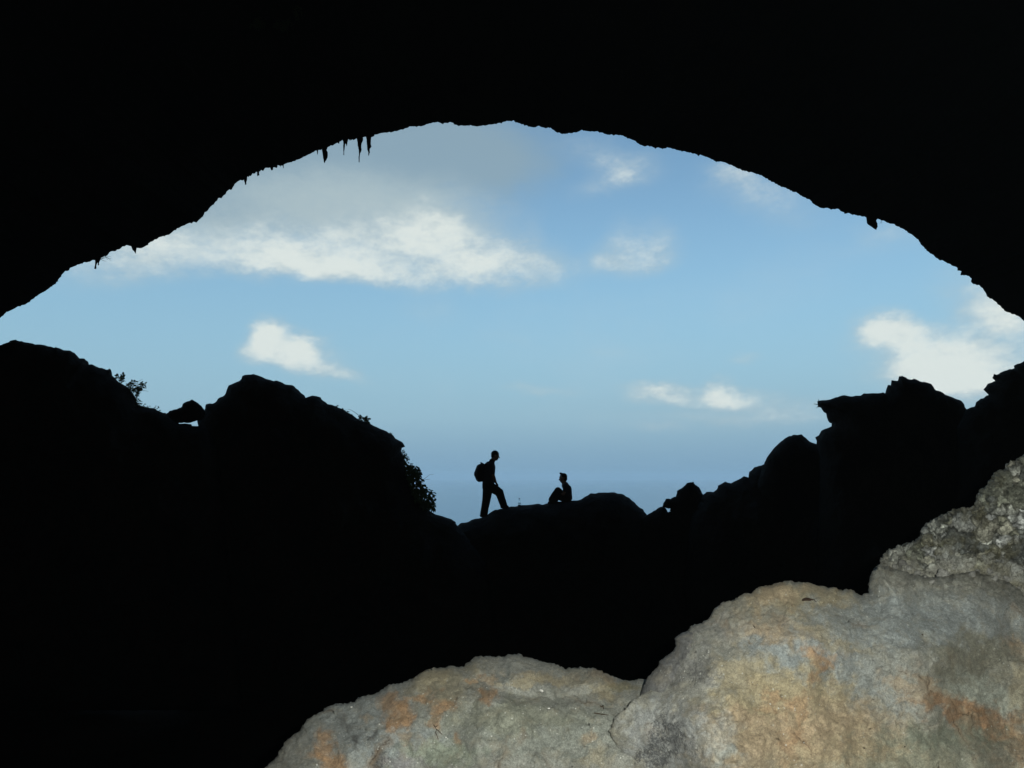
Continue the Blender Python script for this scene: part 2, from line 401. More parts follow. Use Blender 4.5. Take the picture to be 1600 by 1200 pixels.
# ------------------------------------------------------------------ traced outlines (photo pixels)
ARCH = [(-260,640),(-190,585),(-110,548),(-40,517),(0,497),(4,494.5),(10,487.5),(22.5,482.5),(28,479),(41,475),(51,467.5),(59,460.6),(69,456),(79,449),(88,442),(93,434),(98,427.5),
(102.5,423.5),(107,422),(110,418.5),(120,414),(125.6,412.7),(130.6,410),(142.5,408),(146,406),(155.6,405.5),(160,402),(168.7,399),(171,393.7),(180,392),(200,382),
(205,384),(213,386.5),(220,388),(230,383),(233.7,379.4),(239,376),(244,374),(253.7,369),(263.7,366.6),(272.5,360),(282.5,354.4),(295.6,348.5),(299.4,348.7),(302,347),
(307.5,347.5),(312,342.7),(317.5,338),(319,333),(325.6,327.5),(329,323),(339,314),(340.6,311),(347.5,307.5),(352.5,303),(354,299),(360,294),(361.5,296.5),(364,292.5),
(367,287.5),(371,284),(375.6,280.6),(380,282),(385.6,277.5),(387,274.5),(389,276.5),(391,272.5),(392.5,275.6),(394.5,270.5),(397,271.5),(400.6,268.7),(405.6,268),(409,266),(411,267),
(414,263),(417.5,262),(421,262.5),(424,260.5),(427,261),(432.5,262),(434,258),(438,259.5),(443,257.5),(450,255),(457.5,252.5),(472.5,246.5),(480,242.5),(490,238),(495,235),
(501.5,234),(512.5,229.4),(518.7,227),(527.5,222.8),(529.7,224.5),(530.6,221.6),(534.7,219.7),(543.7,218.7),(546,217),(547,220),(548.7,217),(550,218.5),(551.6,216),(553.4,219.4),(556,216.5),(557.8,215.6),
(565,214.4),(571,213.4),(581,214.5),(585.6,211),(587,210.6),(597.5,208),(612.5,206),(615,205),(624,203.7),(641,198),(658.7,197),(670,193),(683.7,191),(692.5,193.5),(704.4,191),
(716,196.5),(735,196),(745,197.5),(760,195.6),(767.5,194.4),(783,192.5),(790,189.4),(801,188.5),(810,192),(826,197.5),(835,198.7),(842.5,197),(853,200),(860.6,200),(870,207),
(881,209.7),(902.5,206.5),(908.7,203.5),(921,205.6),(935,206),(947.5,210),(960,211),(970,210.6),(980,215.6),(991,219.4),(996,223.7),(1005.6,228.5),(1010.6,227.7),(1017.5,228.7),
(1025,232),(1028.7,230),(1035,232.7),(1042.5,230.6),(1051,232.5),(1057.5,234.4),(1075,238),(1089,241),(1090,243.5),(1091,243.5),(1093.7,241.5),(1105,245.6),(1118.7,252.5),(1130,253),
(1141,257),(1150,262),(1163.7,267),(1177.5,270),(1190,274.4),(1202.5,282),(1212.5,287.5),(1222.5,292.5),(1227.5,293),(1238,299.4),(1243.7,300.6),(1252.5,306),(1265,312),
(1271,318.7),(1281,324.4),(1288.7,324.7),(1298.7,327),(1307.5,326),(1320,333),(1325.6,333),(1335,336),(1353,339),(1362,341),(1371.5,342.5),(1380,344.5),(1388,348.5),(1398,351),
(1405,354.5),(1420,364),(1426,367.5),(1435,375),(1437,379),(1447,391),(1458,398.5),(1463,402.5),(1468,406.5),(1470,405),(1480,411),(1495,418),(1497,422),(1502,424),(1501,429),(1505,430),
(1508,428.5),(1514,432),(1518,436),(1517,440),(1520,443.5),(1523,443),(1525.5,445),(1527,442.5),(1536,452),(1540,458),(1542,463),(1552.5,468.5),(1560,476),(1569,485),(1585,491.5),(1591,494),(1599,500),(1640,525),(1700,566),
(1760,640),(1860,800)]
L1 = [(-260,620),(-150,570),(-60,548),(0,540.6),(5,537),(14,535),(15.6,532.5),(23.7,531.5),(37.5,534.4),(55,537.7),(65,538.7),(83.7,543.5),(88,543),(100,547.5),(110,548),(116,551),
(123.7,558.7),(132.5,560),(137.5,564.4),(138.7,569.4),(143.7,569.4),(155,574),(159,574),(166,577),(171,575.6),(174,578.7),(174.4,587.5),(181,593.7),(190,598.7),(200,605),(206,613),
(212,623),(214,632),(222,635.5),(234,637),(246,640.5),(255,644.5),(259.5,646),(266,654),(280.5,661.8),(298,662.2),(300,665),(311,664.8),(322,666),(340,700),(380,1110),(-260,1110)]
B1 = [(254,652),(264,643),(272,639.5),(276,639),(284.5,635),(285.5,630.5),(290,627.5),(296,626),(300,624),(304.5,627),(310,630),(315,634),(319,640),(321,648),(316,655),(308,657),
(302,659.3),(294,660.5),(288,660.2),(280,660.6),(272,665),(258,661)]
L2 = [(300,700),(309,668),(311,664.6),(308.3,657),(312,650),(319.8,641.5),(321,635),(323.7,631),(332.5,631),(338,628),(340,623.7),(347.5,619.4),(353,614.4),(357,602.5),(368.7,597),(377,592.5),
(378.7,587.5),(388,584.4),(396,585),(408.7,588.7),(416,593),(427.5,595),(432.5,593.5),(438.7,595.6),(443.7,599.4),(451,602),(457.5,601.5),(462.5,606),(470,613.7),(478,620),(488,617.5),(500,621),
(512.5,631),(523.7,635),(532.5,638),(540,642),(550,648.7),(560,655.6),(578.7,661),(588.7,667),(600,671),(608.7,677),(613.7,680),(618.4,684.8),(628,691),(633,697.5),(628,700),(627,705),
(630.5,711),(634,726),(636,742),(640,756),(646,773),(655,786),(666,795),(680.7,802.5),(690.6,807),(699,808.7),(710.5,814),(712,818.6),(717,824),(760,880),(800,1110),(280,1110)]
SILL = [(690,840),(712,823),(716,821),(722,817.5),(730,816),(737,812.5),(749,810),(760,805),(766,800),(772.5,797),(782.5,795),(793,792.5),(805,791),(816,789.5),(828,788.2),(842.5,788),(849,789),(857.5,786),(870,783.6),
(892.5,782),(902.5,782),(911,777.5),(925,771),(936,769.4),(950,769.4),(971,770.6),(977.5,775),(990,783),(995,788),(1005,796),(1010.6,804),(1040,850),(1080,1110),(640,1110)]
R0 = [(996,826),(1010.6,804),(1018.7,800),(1030,793),(1036,792.4),(1040.5,794.8),(1043.7,800),(1050,798),(1070,806),(1110,860),(1130,1110),(980,1110)]
KNOB = [(1035.4,792),(1037,786),(1039,783),(1040,779),(1047.5,779.7),(1055.6,775.6),(1058,770),(1057.5,767),(1065,763),(1074,754.4),(1083.7,753),(1086,757),(1092.5,760.6),(1097,770),(1098.7,774),
(1112,790),(1100,830),(1062,830),(1049,800.5),(1046.3,797.5),(1047.3,794.2),(1040.8,794.2)]
R1 = [(1078,815),(1098.7,774),(1105,769.4),(1113.7,768.7),(1120,765),(1123,759.4),(1133.7,753.5),(1142.5,754.4),(1152.5,750.6),(1162,744.7),(1169.4,745.6),(1170,738.7),(1178.7,730),(1193.7,725.6),
(1215,728),(1290,760),(1340,1110),(1050,1110)]
R2 = [(1180,760),(1192,730),(1193.7,725.6),(1198.7,713.7),(1205,705),(1211,698.7),(1218.7,691),(1227.5,684.4),(1238.7,679.4),(1252.5,679),(1260,685),(1266,690),(1277,694.4),(1305,715),(1320,800),(1200,810)]
R3 = [(1281,716),(1275.6,694),(1273.7,683.7),(1279,680.6),(1283.7,673),(1288.7,670),(1299,666),(1299,662),(1293.7,658),(1290.6,645.6),(1285,642.5),(1282.5,637.5),(1278,636),(1278,627.5),
(1285,624.4),(1306,621),(1320,618),(1345,618),(1355,615),(1367.5,614),(1383.7,615),(1387,602),(1392,602),(1392.5,595),(1403,594.7),(1404.4,588.5),(1410,588),(1422.5,593.7),(1427.5,591.5),
(1441,597),(1456,599),(1459,604),(1462,609.5),(1471,612),(1477,617.5),(1488,620),(1500,625.5),(1506.5,630),(1508,635),(1511,638.5),(1535,665),(1580,1110),(1270,1110)]
R4 = [(1495,670),(1511,638.5),(1523,635.5),(1525,629),(1532,623),(1545,617),(1537,609.5),(1543,599.5),(1554.5,594.5),(1550.5,590.5),(1553,585.5),(1560,585),(1570,579),(1577,576.5),
(1585,575.5),(1584.5,572),(1590,568.5),(1599,564.5),(1640,546),(1740,520),(1860,640),(1860,1110),(1480,1110)]
FLL = [(360,1290),(385,1235),(405,1208),(412,1200),(420,1194),(432,1182),(438,1169),(448,1157),(459,1147),(470,1140),(470,1135),(478,1126),(494,1114),(512,1104),(525,1098),(538,1100),(554,1097),(560,1090),
(576,1085),(590,1084),(599,1077),(610,1069),(628,1067.6),(640,1061),(660,1050),(678,1043.6),(694,1044),(700,1041.3),(725.5,1041),(740,1029),(759.5,1024),(785,1026),(798,1023),(810.5,1022),(823,1027),(846.6,1034),
(868,1037),(885,1045),(910,1042.5),(929.5,1045),(946.5,1051),(968,1060),(982.6,1064),(1009,1063),(1060,1075),(1150,1130),(1250,1300),(1250,1800),(380,1800)]
FLUMP = [(996,1100),(1009,1063),(1011.5,1057.5),(1028,1041),(1029.5,1033),(1046,1022),(1050.5,1018),(1056,1010),(1054,997.5),(1065.5,988.5),(1074.5,985.5),(1085,985),(1110,1010),(1090,1080),(1030,1120)]
FMAIN = [(940,1800),(975,1260),(985,1210),(982,1192),(966,1166),(952,1143),(959,1122),(978,1105),(993,1091),(1009,1081),(1024,1073),(1037,1066.5),(1044.5,1050),(1044.5,1034),(1052,1024),(1064,1012),(1070,998),(1074,988),(1076,979.5),
(1085,976),(1097,975),(1108,966),(1114,952.5),(1125,943.5),(1146.5,937),(1160,928.5),(1176.5,925),(1184,918),(1190,917),(1205,914),(1212.5,912),(1218.7,909),(1231,906),(1237.5,907.5),(1241,909.7),(1253.7,908.7),
(1266,911),(1280,914.7),(1293.7,917.5),(1302.5,916),(1310,920.6),(1316,922.7),(1328.7,922),(1337.5,923.7),(1345,929),(1350,927),(1357,926),(1358,921),(1357,910),(1359,903.7),(1362.5,892.5),(1367.5,888),(1373,882),
(1392,886),(1410,893),(1440,899),(1462,902),(1490,896),(1520,892),(1548,900),(1575,908),(1602,924),(1700,960),(1850,1020),(2050,1250),(2050,1800)]
FCON = [(1362,905),(1367.5,889),(1373,881),(1372.5,877),(1376,871),(1385,860),(1398.7,853.2),(1417.5,848),(1428.7,846),(1432.5,840),(1440,835),(1441,825),(1443.7,821),(1455,813.7),(1470,804.4),(1487.5,800),(1496,794.4),
(1503.7,794.4),(1516,792.5),(1522.5,786),(1525,776),(1530,768),(1537.5,761),(1541,755),(1547.5,748.7),(1558.7,738.7),(1568.7,732.5),(1570.6,727),(1582.5,718.7),(1592.5,715),(1600,710),(1640,685),(1750,650),(1900,700),(1980,1050),(2000,1650),(1440,1650),(1400,1100)]

# ------------------------------------------------------------------ cave vault: mouth rim, chamber, closed back, and the cliff around it
def lip_y(px): return 24.0-3.0*(abs(px-800)/800.0)**2
def dens_line(pts, step):
    out = []
    for a, b in zip(pts[:-1], pts[1:]):
        a = np.array(a, float); b = np.array(b, float); k = max(1, int(np.hypot(*(b-a))/step))
        out += [a+(b-a)*j/k for j in range(k)]
    return np.array(out+[np.array(pts[-1], float)])
ar = dens_line(ARCH, 1.6)
s_ = np.arange(len(ar))*1.6
jp = np.stack([s_/3.6, s_*0+2.2, s_*0], 1)
ar = ar+np.stack([fbm(jp, 3, .7), fbm(jp+31, 3, .7)], 1)*1.15
lipP = np.array([at(p[0], p[1], lip_y(p[0])) for p in ar])
# lower half of the ring, below everything that shows
a0, a1 = lipP[0], lipP[-1]
low = []
for k in range(1, 60):
    t = k/60.0; ang = math.pi*t
    low.append((a1[0]+(a0[0]-a1[0])*(1-math.cos(ang))/2*1.0, 20.5, (a1[2]*(1-t)+a0[2]*t)-6.5*math.sin(ang)**.6))
ring = np.concatenate([lipP, np.array(low)]); nr = len(ring)
C0 = np.array([0, 2.0])
rows = []   # (depth shift from the rim, scale, noise)
prof_in = [(0, 1.0, 0), (-.12, 1.006, .02), (-.35, 1.02, .06), (-.8, 1.05, .12), (-1.5, 1.10, .2), (-2.5, 1.17, .3), (-4, 1.26, .45), (-6, 1.34, .55), (-9, 1.40, .65), (-12, 1.42, .7), (-16, 1.40, .7),
           (-20, 1.34, .7), (-24, 1.25, .7), (-28, 1.1, .7), (-32, .9, .6), (-36, .6, .4), (-38, .3, .2), (-38.6, .02, 0)]
prof_out = [(.12, 1.006, .02), (.4, 1.03, .08), (1.0, 1.10, .2), (2.0, 1.3, .4), (3.2, 1.8, .8), (4.2, 2.6, 1.4), (5.5, 4.0, 2.2), (8, 6.0, 3), (12, 8.5, 4), (4, 10.5, 4), (-15, 11, 4), (-45, 10, 3), (-75, 6, 2), (-85, 2, 1), (-86, .02, 0)]
def make_row(dy, f, na):
    x = ring[:, 0]*f; z = C0[1]+(ring[:, 2]-C0[1])*f; y = ring[:, 1]+dy
    if na:
        Pn = np.stack([x, y, z], 1); n1 = fbm(Pn/5.0, 5, .55)*na*1.2+np.abs(fbm(Pn/1.1+7, 4, .6))*min(na, .5)*.4
        rr = np.stack([x, z-C0[1]], 1); ln = np.linalg.norm(rr, axis=1)[:, None]+1e-6
        q = rr/ln*np.abs(n1)[:, None]; x = x+q[:, 0]; z = z+q[:, 1]
    return np.stack([x, y, z], 1)
def ring_mesh(name, rws, flip):
    V = np.concatenate(rws); T = []
    k = len(rws); i = np.arange(nr); j = (i+1) % nr
    for r in range(k-1): T.append(np.stack([r*nr+i, r*nr+j, (r+1)*nr+j, (r+1)*nr+i], 1))
    T = np.concatenate(T)
    if flip: T = T[:, ::-1]
    return new_mesh(name, V, T)
rin = [make_row(*q) for q in prof_in]; rout = [make_row(*q) for q in prof_out]
# smooth low-resolution far rows are fine: only the rim is seen sharply
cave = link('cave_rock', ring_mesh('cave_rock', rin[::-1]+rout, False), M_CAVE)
tag(cave, 'dark limestone vault and cliff framing the wide arched cave mouth', 'cave', kind='structure')

# cave floor: near the viewpoint, dipping, then under the ridge
gx, gy = np.meshgrid(np.linspace(-27, 27, 110), np.linspace(-15, 24, 90))
gz = -1.75-3.6*np.clip((gy-3)/12, 0, 1)**1.0+0.25*fbm(np.stack([gx.ravel()/3, gy.ravel()/3, gx.ravel()*0], 1), 5).reshape(gx.shape)
gz = gz-0.0*gx
Vf = np.stack([gx.ravel(), gy.ravel(), gz.ravel()], 1); a, b_ = gx.shape
idx = np.arange(a*b_).reshape(a, b_)
Tf = np.stack([idx[:-1, :-1].ravel(), idx[:-1, 1:].ravel(), idx[1:, 1:].ravel(), idx[1:, :-1].ravel()], 1)
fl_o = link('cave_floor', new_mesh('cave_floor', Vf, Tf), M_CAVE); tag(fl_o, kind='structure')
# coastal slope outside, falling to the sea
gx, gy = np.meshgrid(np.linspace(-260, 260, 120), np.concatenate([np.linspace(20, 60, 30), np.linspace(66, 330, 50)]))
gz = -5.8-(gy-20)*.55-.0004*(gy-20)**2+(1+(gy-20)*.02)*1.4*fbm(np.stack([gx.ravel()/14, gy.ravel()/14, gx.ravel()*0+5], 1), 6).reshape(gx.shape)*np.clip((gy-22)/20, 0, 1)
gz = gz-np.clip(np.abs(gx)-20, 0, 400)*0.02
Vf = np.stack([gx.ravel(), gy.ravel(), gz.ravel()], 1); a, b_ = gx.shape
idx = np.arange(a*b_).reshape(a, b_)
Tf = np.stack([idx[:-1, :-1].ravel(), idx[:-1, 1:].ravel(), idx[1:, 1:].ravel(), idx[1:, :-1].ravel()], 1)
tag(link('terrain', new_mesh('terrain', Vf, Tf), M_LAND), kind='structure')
# sea
M_SEA, t, b = material('sea_water', (.008, .06, .13), .18, .5); b.inputs['IOR'].default_value = 1.33
g = t.nodes.new('ShaderNodeNewGeometry'); bp = t.nodes.new('ShaderNodeBump'); bp.inputs['Distance'].default_value = 1.2; bp.inputs['Strength'].default_value = .8
t.links.new(nz(t, .06, 6, .6, g.outputs['Position']), bp.inputs['Height']); t.links.new(bp.outputs[0], b.inputs['Normal'])
SX = 30000
sea = link('sea', new_mesh('sea', [(-SX, -2000, SEA_Z), (SX, -2000, SEA_Z), (SX, 45000, SEA_Z), (-SX, 45000, SEA_Z)], [(0, 1, 2, 3)], False), M_SEA); tag(sea, kind='structure')

# ------------------------------------------------------------------ the ridge in the cave mouth
def const(y): return lambda px, py: np.full(len(px), float(y))
def far(name, poly, yedge, label, cat='rock', r_m=1.3, r_px=100, back=1.6, step=9, sub=1, jit=.55, **k):
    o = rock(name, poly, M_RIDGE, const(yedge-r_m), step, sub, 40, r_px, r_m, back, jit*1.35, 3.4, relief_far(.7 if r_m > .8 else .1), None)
    return tag(o, label, cat, 'black rock outcrops along the cave mouth sill')
YE = dict(L1=18.5, B1=19.0, L2=20.0, S=21.5, K=20.8, R0=21.0, R1=20.2, R2=19.6, R3=18.4, R4=16.8)
far('rock_outcrop', L1, YE['L1'], 'black rounded rock shoulder at the far left of the mouth, shrub on its right slope')
far('boulder', B1, YE['B1'], 'small black boulder wedged between two outcrops with a sliver of sky beneath', 'boulder', .35, 22, .4, 5, 1, .3)
far('rock_outcrop', L2, YE['L2'], 'tall black peaked rock left of the standing hiker, leafy bush on its steep right side')
far('rock_outcrop', SILL, YE['S'], 'low black rock mound in the middle that the two people rest on', r_m=1.6, r_px=120, back=2.6)
far('rock_slab', R0, YE['R0'], 'short black slab rising from the notch right of the seated person to the knobbly rock', 'rock', .8, 60, .9, 6, 1, .3)
far('boulder', KNOB, YE['K'], 'knobbly black rock with a tiny hole at its lower left', 'boulder', .4, 26, .5, 4, 1, .25)
far('rock_outcrop', R1, YE['R1'], 'stepped black rock slope climbing right between the knobbly rock and the dome')
far('boulder', R2, YE['R2'], 'smooth black dome of rock below the overhanging ledge', 'boulder', .8, 50, 1.0, 7, 1, .4)
far('rock_outcrop', R3, YE['R3'], 'black overhanging rock ledge with a stepped crest on the right')
far('rock_outcrop', R4, YE['R4'], 'jagged black rock wall at the far right edge of the photo with notched overhangs')

# ------------------------------------------------------------------ stalactites on the mouth rim
def spike(pts, label, name='stalactite', cat='stalactite', step=2.2, r_m=.07, r_px=5, group='stalactites hanging from the arch rim', jit=.18):
    cx = sum(p[0] for p in pts)/len(pts)
    o = rock(name, pts, M_CAVE, const(lip_y(cx)-r_m+.03), step, 1, None, r_px, r_m, r_m, jit, 2.0, None, None)
    tp = max(v.co.z for v in o.data.vertices); recenter(o, (0, 0, tp)) if False else None
    return tag(o, label, cat, group)
spike([(501,226),(503.2,234),(503.8,240),(505,247.5),(506,252.5),(507.5,255.5),(509,252),(511.6,247.5),(512.3,243),(512.1,237.5),(510.3,235),(511,232),(513,229),(514,222)], 'broad bladed stalactite, leftmost of the four long ones')
spike([(534,214),(536,221),(536.3,225),(536.2,230),(536.8,236),(536.9,242.5),(537.9,242.5),(538,237),(538.6,230),(539,227),(539.6,224.5),(541,226),(541.6,229),(542.3,228.6),(543,222),(544,217),(545,212)], 'thin needle stalactite with a short side tooth')
spike([(556,210),(558,218.7),(558.6,223),(558.7,227),(559.8,230.5),(560.6,235),(560.8,241),(560.3,247),(560.3,253.7),(561.7,253.7),(562,246),(562.6,240),(563.6,238),(564.9,236),(564.7,230),(565.3,223.7),(567,220),(567.6,217),(567,212)], 'longest stalactite, thick above and tapering to a thin tip')
spike([(570.5,208),(572.8,218.7),(573.2,223),(573.4,227),(573.6,231),(574,233.7),(575.4,237.5),(575.5,243),(577,243),(577.2,239.5),(578.2,238),(577.5,235.5),(578,232),(580.3,228.9),(579.2,225),(579.6,220),(580.2,214),(583,208)], 'knobbly stalactite, rightmost of the four long ones')
spike([(493.5,230),(495,235),(495.4,239),(496,242.5),(496.8,240),(497,235),(499,230)], 'tiny stalactite just left of the broad bladed one', r_px=2, r_m=.03)
spike([(380,275),(381.5,282),(382.4,286),(383,289.2),(385.3,288),(384.8,285),(386,281),(386.5,276),(387,270)], 'stubby stalactite at the lower end of the toothed stretch of rim', r_px=3, r_m=.05)
spike([(400.5,262),(401.6,270),(401.8,276),(403,274.5),(405.6,273.8),(404.8,270.5),(405.5,262)], 'hooked short stalactite in the middle of the toothed stretch of rim', r_px=3, r_m=.05)
spike([(421,256),(422.5,263),(423.6,266.2),(426.3,265.8),(427,262),(427.5,255)], 'blunt round-ended stalactite near the upper end of the toothed stretch of rim', r_px=3, r_m=.05)
spike([(440,252),(441.5,258),(442.3,263),(443,263),(443.3,257.5),(444,250)], 'hair-thin stalactite at the upper end of the toothed stretch of rim', r_px=2, r_m=.03)
spike([(436.8,252),(437.6,258),(438.3,261.2),(439.4,258),(440.5,252)], 'tiny tooth of rock beside the hair-thin stalactite', r_px=2, r_m=.03)
spike([(199,374),(201.3,381),(205,384.3),(207,390.5),(209.6,392.6),(212,396.8),(213,390),(214,387),(217,380),(214,374)], 'single pointed stalactite low on the left side of the arch', r_px=6, r_m=.09)
spike([(1349,330),(1353,339),(1354,344),(1354.5,349),(1356.5,351),(1358,352),(1362,354.8),(1366,357.6),(1369,359.3),(1370,356.5),(1371.6,354),(1371,349),(1369.3,346),(1369.2,344),(1372,341.5),(1378,336)], 'chunky block of rock hanging from the right side of the arch', 'hanging_rock', 'hanging rock', 3, .16, 9, None)
spike([(147,400),(148.6,407.5),(148.4,412),(147.8,417),(147.2,419.5),(149.5,420.8),(150.8,419),(150.6,415),(151.5,412),(152.7,410),(152.6,412.5),(153.2,414.8),(155,414.2),(154.6,411),(155.4,409),(157.5,405),(158,398)], 'short forked rock stub hanging at the far left of the arch', 'hanging_rock', 'hanging rock', 1.6, .07, 4, None, .1)
spike([(527.8,218),(529,222.5),(529.6,225.5),(530.4,222),(531.5,217)], 'tiny tooth left of the needle stalactite', r_px=2, r_m=.03)

# ------------------------------------------------------------------ near boulders lit by the flash
def blend_patches(V, base, patches, warp=16.0, seed=0.0):
    P3 = np.concatenate([V/34.0, np.full((len(V), 1), seed)], 1)
    W = V+np.stack([fbm(P3, 5, .6), fbm(P3+50, 5, .6)], 1)*warp*1.5
    c = np.tile(np.array(base, float), (len(V), 1))
    for k, (px, py, rx, ry, colr, wt, ang) in enumerate(patches):
        ca, sa = math.cos(R(ang)), math.sin(R(ang)); dx, dy = W[:, 0]-px, W[:, 1]-py
        qx, qy = (dx*ca+dy*sa)/rx, (-dx*sa+dy*ca)/ry
        d = np.sqrt(qx*qx+qy*qy)+.35*fbm(np.concatenate([V/13.0, np.full((len(V), 1), seed+k*3.1)], 1), 4, .6)
        a = np.clip((1.35-d)/.95, 0, 1); a = a*a*(3-2*a)*wt
        c = c*(1-a[:, None])+np.array(colr)*a[:, None]
    return c
def blend_scalar(V, base, patches, seed=0.0): return blend_patches(V, (base,)*3, [(p[0], p[1], p[2], p[3], (p[4],)*3, 1.0, p[5] if len(p) > 5 else 0) for p in patches], 8.0, seed)[:, 0]
TAN, PINK, ORNG, RUST = (.36,.305,.195), (.36,.275,.18), (.385,.24,.13), (.29,.175,.095)
GREY, BLUE, OLIV, GRGN, PALE = (.28,.285,.255), (.27,.295,.29), (.21,.205,.16), (.31,.325,.275), (.38,.375,.33)
DARK = (.075,.072,.065)
def crease(V, f, seed, o=4):
    n = fbm(np.concatenate([V/f, np.full((len(V), 1), seed)], 1), o, .55); return np.exp(-(n/.055)**2)
def main_depth(px, py):
    s = np.clip((1250-py)/350.0, -1.0, 1.3); q = np.clip((px-1150)/500.0, -.6, 1.2)
    base = 2.16+.26*s+.13*q+.10*np.cos((px-1230)/170.0)*-1
    k = np.clip(1.25-np.hypot((px-945)/150.0, (py-1160)/120.0), 0, 1); k = k*k*(3-2*k)
    return base*(1-k)+2.36*k
def main_rim(V):
    k = np.clip(1.5-np.hypot((V[:, 0]-950)/90.0, (V[:, 1]-1150)/90.0), 0, 1)
    return .30-.26*k*k*(3-2*k)
def main_relief(V, t):
    P3 = np.concatenate([V, np.zeros((len(V), 1))], 1)
    r = .085*fbm(P3/150.0+3, 3, .5)+.016*fbm(P3/55.0+11, 3, .5)+.0040*fbm(P3/13.0, 3, .6)+.0022*fbm(P3/4.5, 2, .6)
    r = r-.012*crease(V, 75., 6.1)*np.clip(1-np.abs(V[:, 1]-1110)/110, 0, 1)
    jj = np.clip(1-(V[:, 1]-np.interp(V[:, 0], [1350, 1371, 1392, 1440, 1490, 1548, 1600, 1700], [900, 886, 889, 903, 900, 904, 928, 965]))/38.0, 0, 1)*(V[:, 0] > 1352)
    g1, g2, gi = worley(V/17.0+2.2); k1, k2, ki = worley(V/8.0+7.7)
    r = r-jj*(.022*np.clip(g2-g1, 0, .5)*(gi > .35)+.010*np.clip(k2-k1, 0, .5))
    return r*np.clip(t*4+.25, 0, 1)
main_cols = [(1500,960,150,60,BLUE,.8,0),(1400,970,150,55,BLUE,.8,8),(1240,928,105,26,TAN,.8,0),(1215,930,60,20,PINK,.55,-10),(1190,995,95,32,PINK,.75,8),(1120,1005,60,45,GREY,.8,0),
 (1330,1050,120,45,BLUE,.75,24),(1215,1022,62,18,BLUE,.95,6),(1270,1018,70,16,BLUE,.8,16),(1300,1000,70,12,TAN,.5,22),(1272,1045,13,38,ORNG,.85,-20),(1285,1022,12,12,ORNG,.5,0),
 (1160,1050,60,30,TAN,.6,10),(1240,1085,95,40,TAN,.95,0),(1230,1130,150,60,TAN,.95,5),(1190,1165,150,55,PINK,.75,0),(1330,1150,120,60,PINK,.65,15),(1350,1190,160,40,TAN,.6,0),
 (1245,1120,14,45,ORNG,.5,15),(1215,1095,30,8,ORNG,.5,5),(1230,1170,16,25,RUST,.4,0),(1150,1120,70,12,PINK,.6,0),
 (1420,1060,90,40,GREY,.7,30),(1530,1025,85,36,OLIV,.95,8),(1490,1050,40,20,OLIV,.8,20),(1535,1085,100,27,GRGN,.95,8),(1440,1080,60,18,PINK,.6,12),(1490,1108,62,15,RUST,.85,14),(1545,1135,48,28,RUST,.9,25),(1590,1165,30,50,(.33,.2,.1),.7,0),
 (1480,1155,110,30,(.20,.215,.165),.9,0),(1560,1180,60,20,OLIV,.6,0),(1440,1195,130,18,(.25,.26,.20),.7,0),(1590,1010,24,14,PINK,.6,0),(1600,1080,20,40,TAN,.5,0),
 (1080,1045,48,32,(.23,.23,.215),.85,0),(1100,980,60,22,(.24,.24,.22),.7,-10),(1040,1150,80,70,(.31,.32,.31),.9,0),(1120,1150,30,40,PALE,.5,0),(1070,1078,50,10,PALE,.5,-15),(1130,1185,20,20,(.3,.33,.31),.6,0),
 (1395,905,40,14,(.30,.295,.255),.7,10),(1540,905,60,12,(.30,.29,.22),.6,12)]
main_lich = [(1085,1055,44,22,.85,0),(1040,1155,42,48,1.05,20),(1015,1185,34,26,1.05,0),(1085,1180,16,26,.8,0),(1005,1120,30,20,.7,-30),(1530,1030,80,32,.66,8),(1480,1160,90,30,.45,0),(1420,1000,130,60,.36,0),(1350,1060,70,40,.42,30),(1110,990,40,20,.4,0)]
def main_stone(V):
    c = blend_patches(V, (.29,.28,.23), main_cols, 15, 2.0)
    jj = np.clip(1-(V[:, 1]-np.interp(V[:, 0], [1350, 1371, 1392, 1440, 1490, 1548, 1600, 1700], [900, 886, 889, 903, 900, 904, 928, 965]))/42.0, 0, 1)*(V[:, 0] > 1352)
    jj = np.clip(jj*1.3+.5*fbm(np.concatenate([V/14.0, np.full((len(V), 1), 2.2)], 1), 4)*(jj > 0), 0, 1)
    g1, g2, gi = worley(V/17.0+2.2); k1, k2, ki = worley(V/8.0+7.7)
    gp = np.clip((k2-k1)/.25, 0, 1)*.6+np.clip((g2-g1)/.2, 0, 1)*.4
    pc = np.array((.36,.36,.31))*(.65+.6*ki[:, None])*(.35+.65*gp[:, None])
    return c*(1-jj[:, None]*.8)+pc*jj[:, None]*.8
boulder_main = rock('boulder', FMAIN, M_BOULDER, main_depth, 10, 2, 45, 130, main_rim, .9, 1.25, 4.6, main_relief,
    {'stone': ('c', lambda V: main_stone(V)), 'lichen': ('f', lambda V: blend_scalar(V, .18, main_lich, 5.0))})
tag(boulder_main, 'large tan, grey and rust stained boulder filling the lower right corner', 'boulder', 'pale boulders lit in the foreground')
def ll_depth(px, py):
    return 2.38+.22*np.clip((1200-py)/160.0, -2.0, 1.2)+.10*np.clip((900-px)/400.0, -1, 1)
def ll_relief(V, t):
    P3 = np.concatenate([V, np.zeros((len(V), 1))+4], 1)
    r = .07*fbm(P3/120.0+1, 3, .5)+.016*fbm(P3/50.0+5, 3, .5)+.0045*fbm(P3/12.0, 3, .6)+.0022*fbm(P3/4.5, 2, .6)
    dd = V[:, 1]-(1078+.02*(V[:, 0]-800)+10*np.sin(V[:, 0]/60.0))
    r = r+.05*np.clip(1-np.abs(dd)/16, 0, 1)*np.clip(1-np.abs(V[:, 0]-850)/190, 0, 1)
    return r*np.clip(t*4+.25, 0, 1)
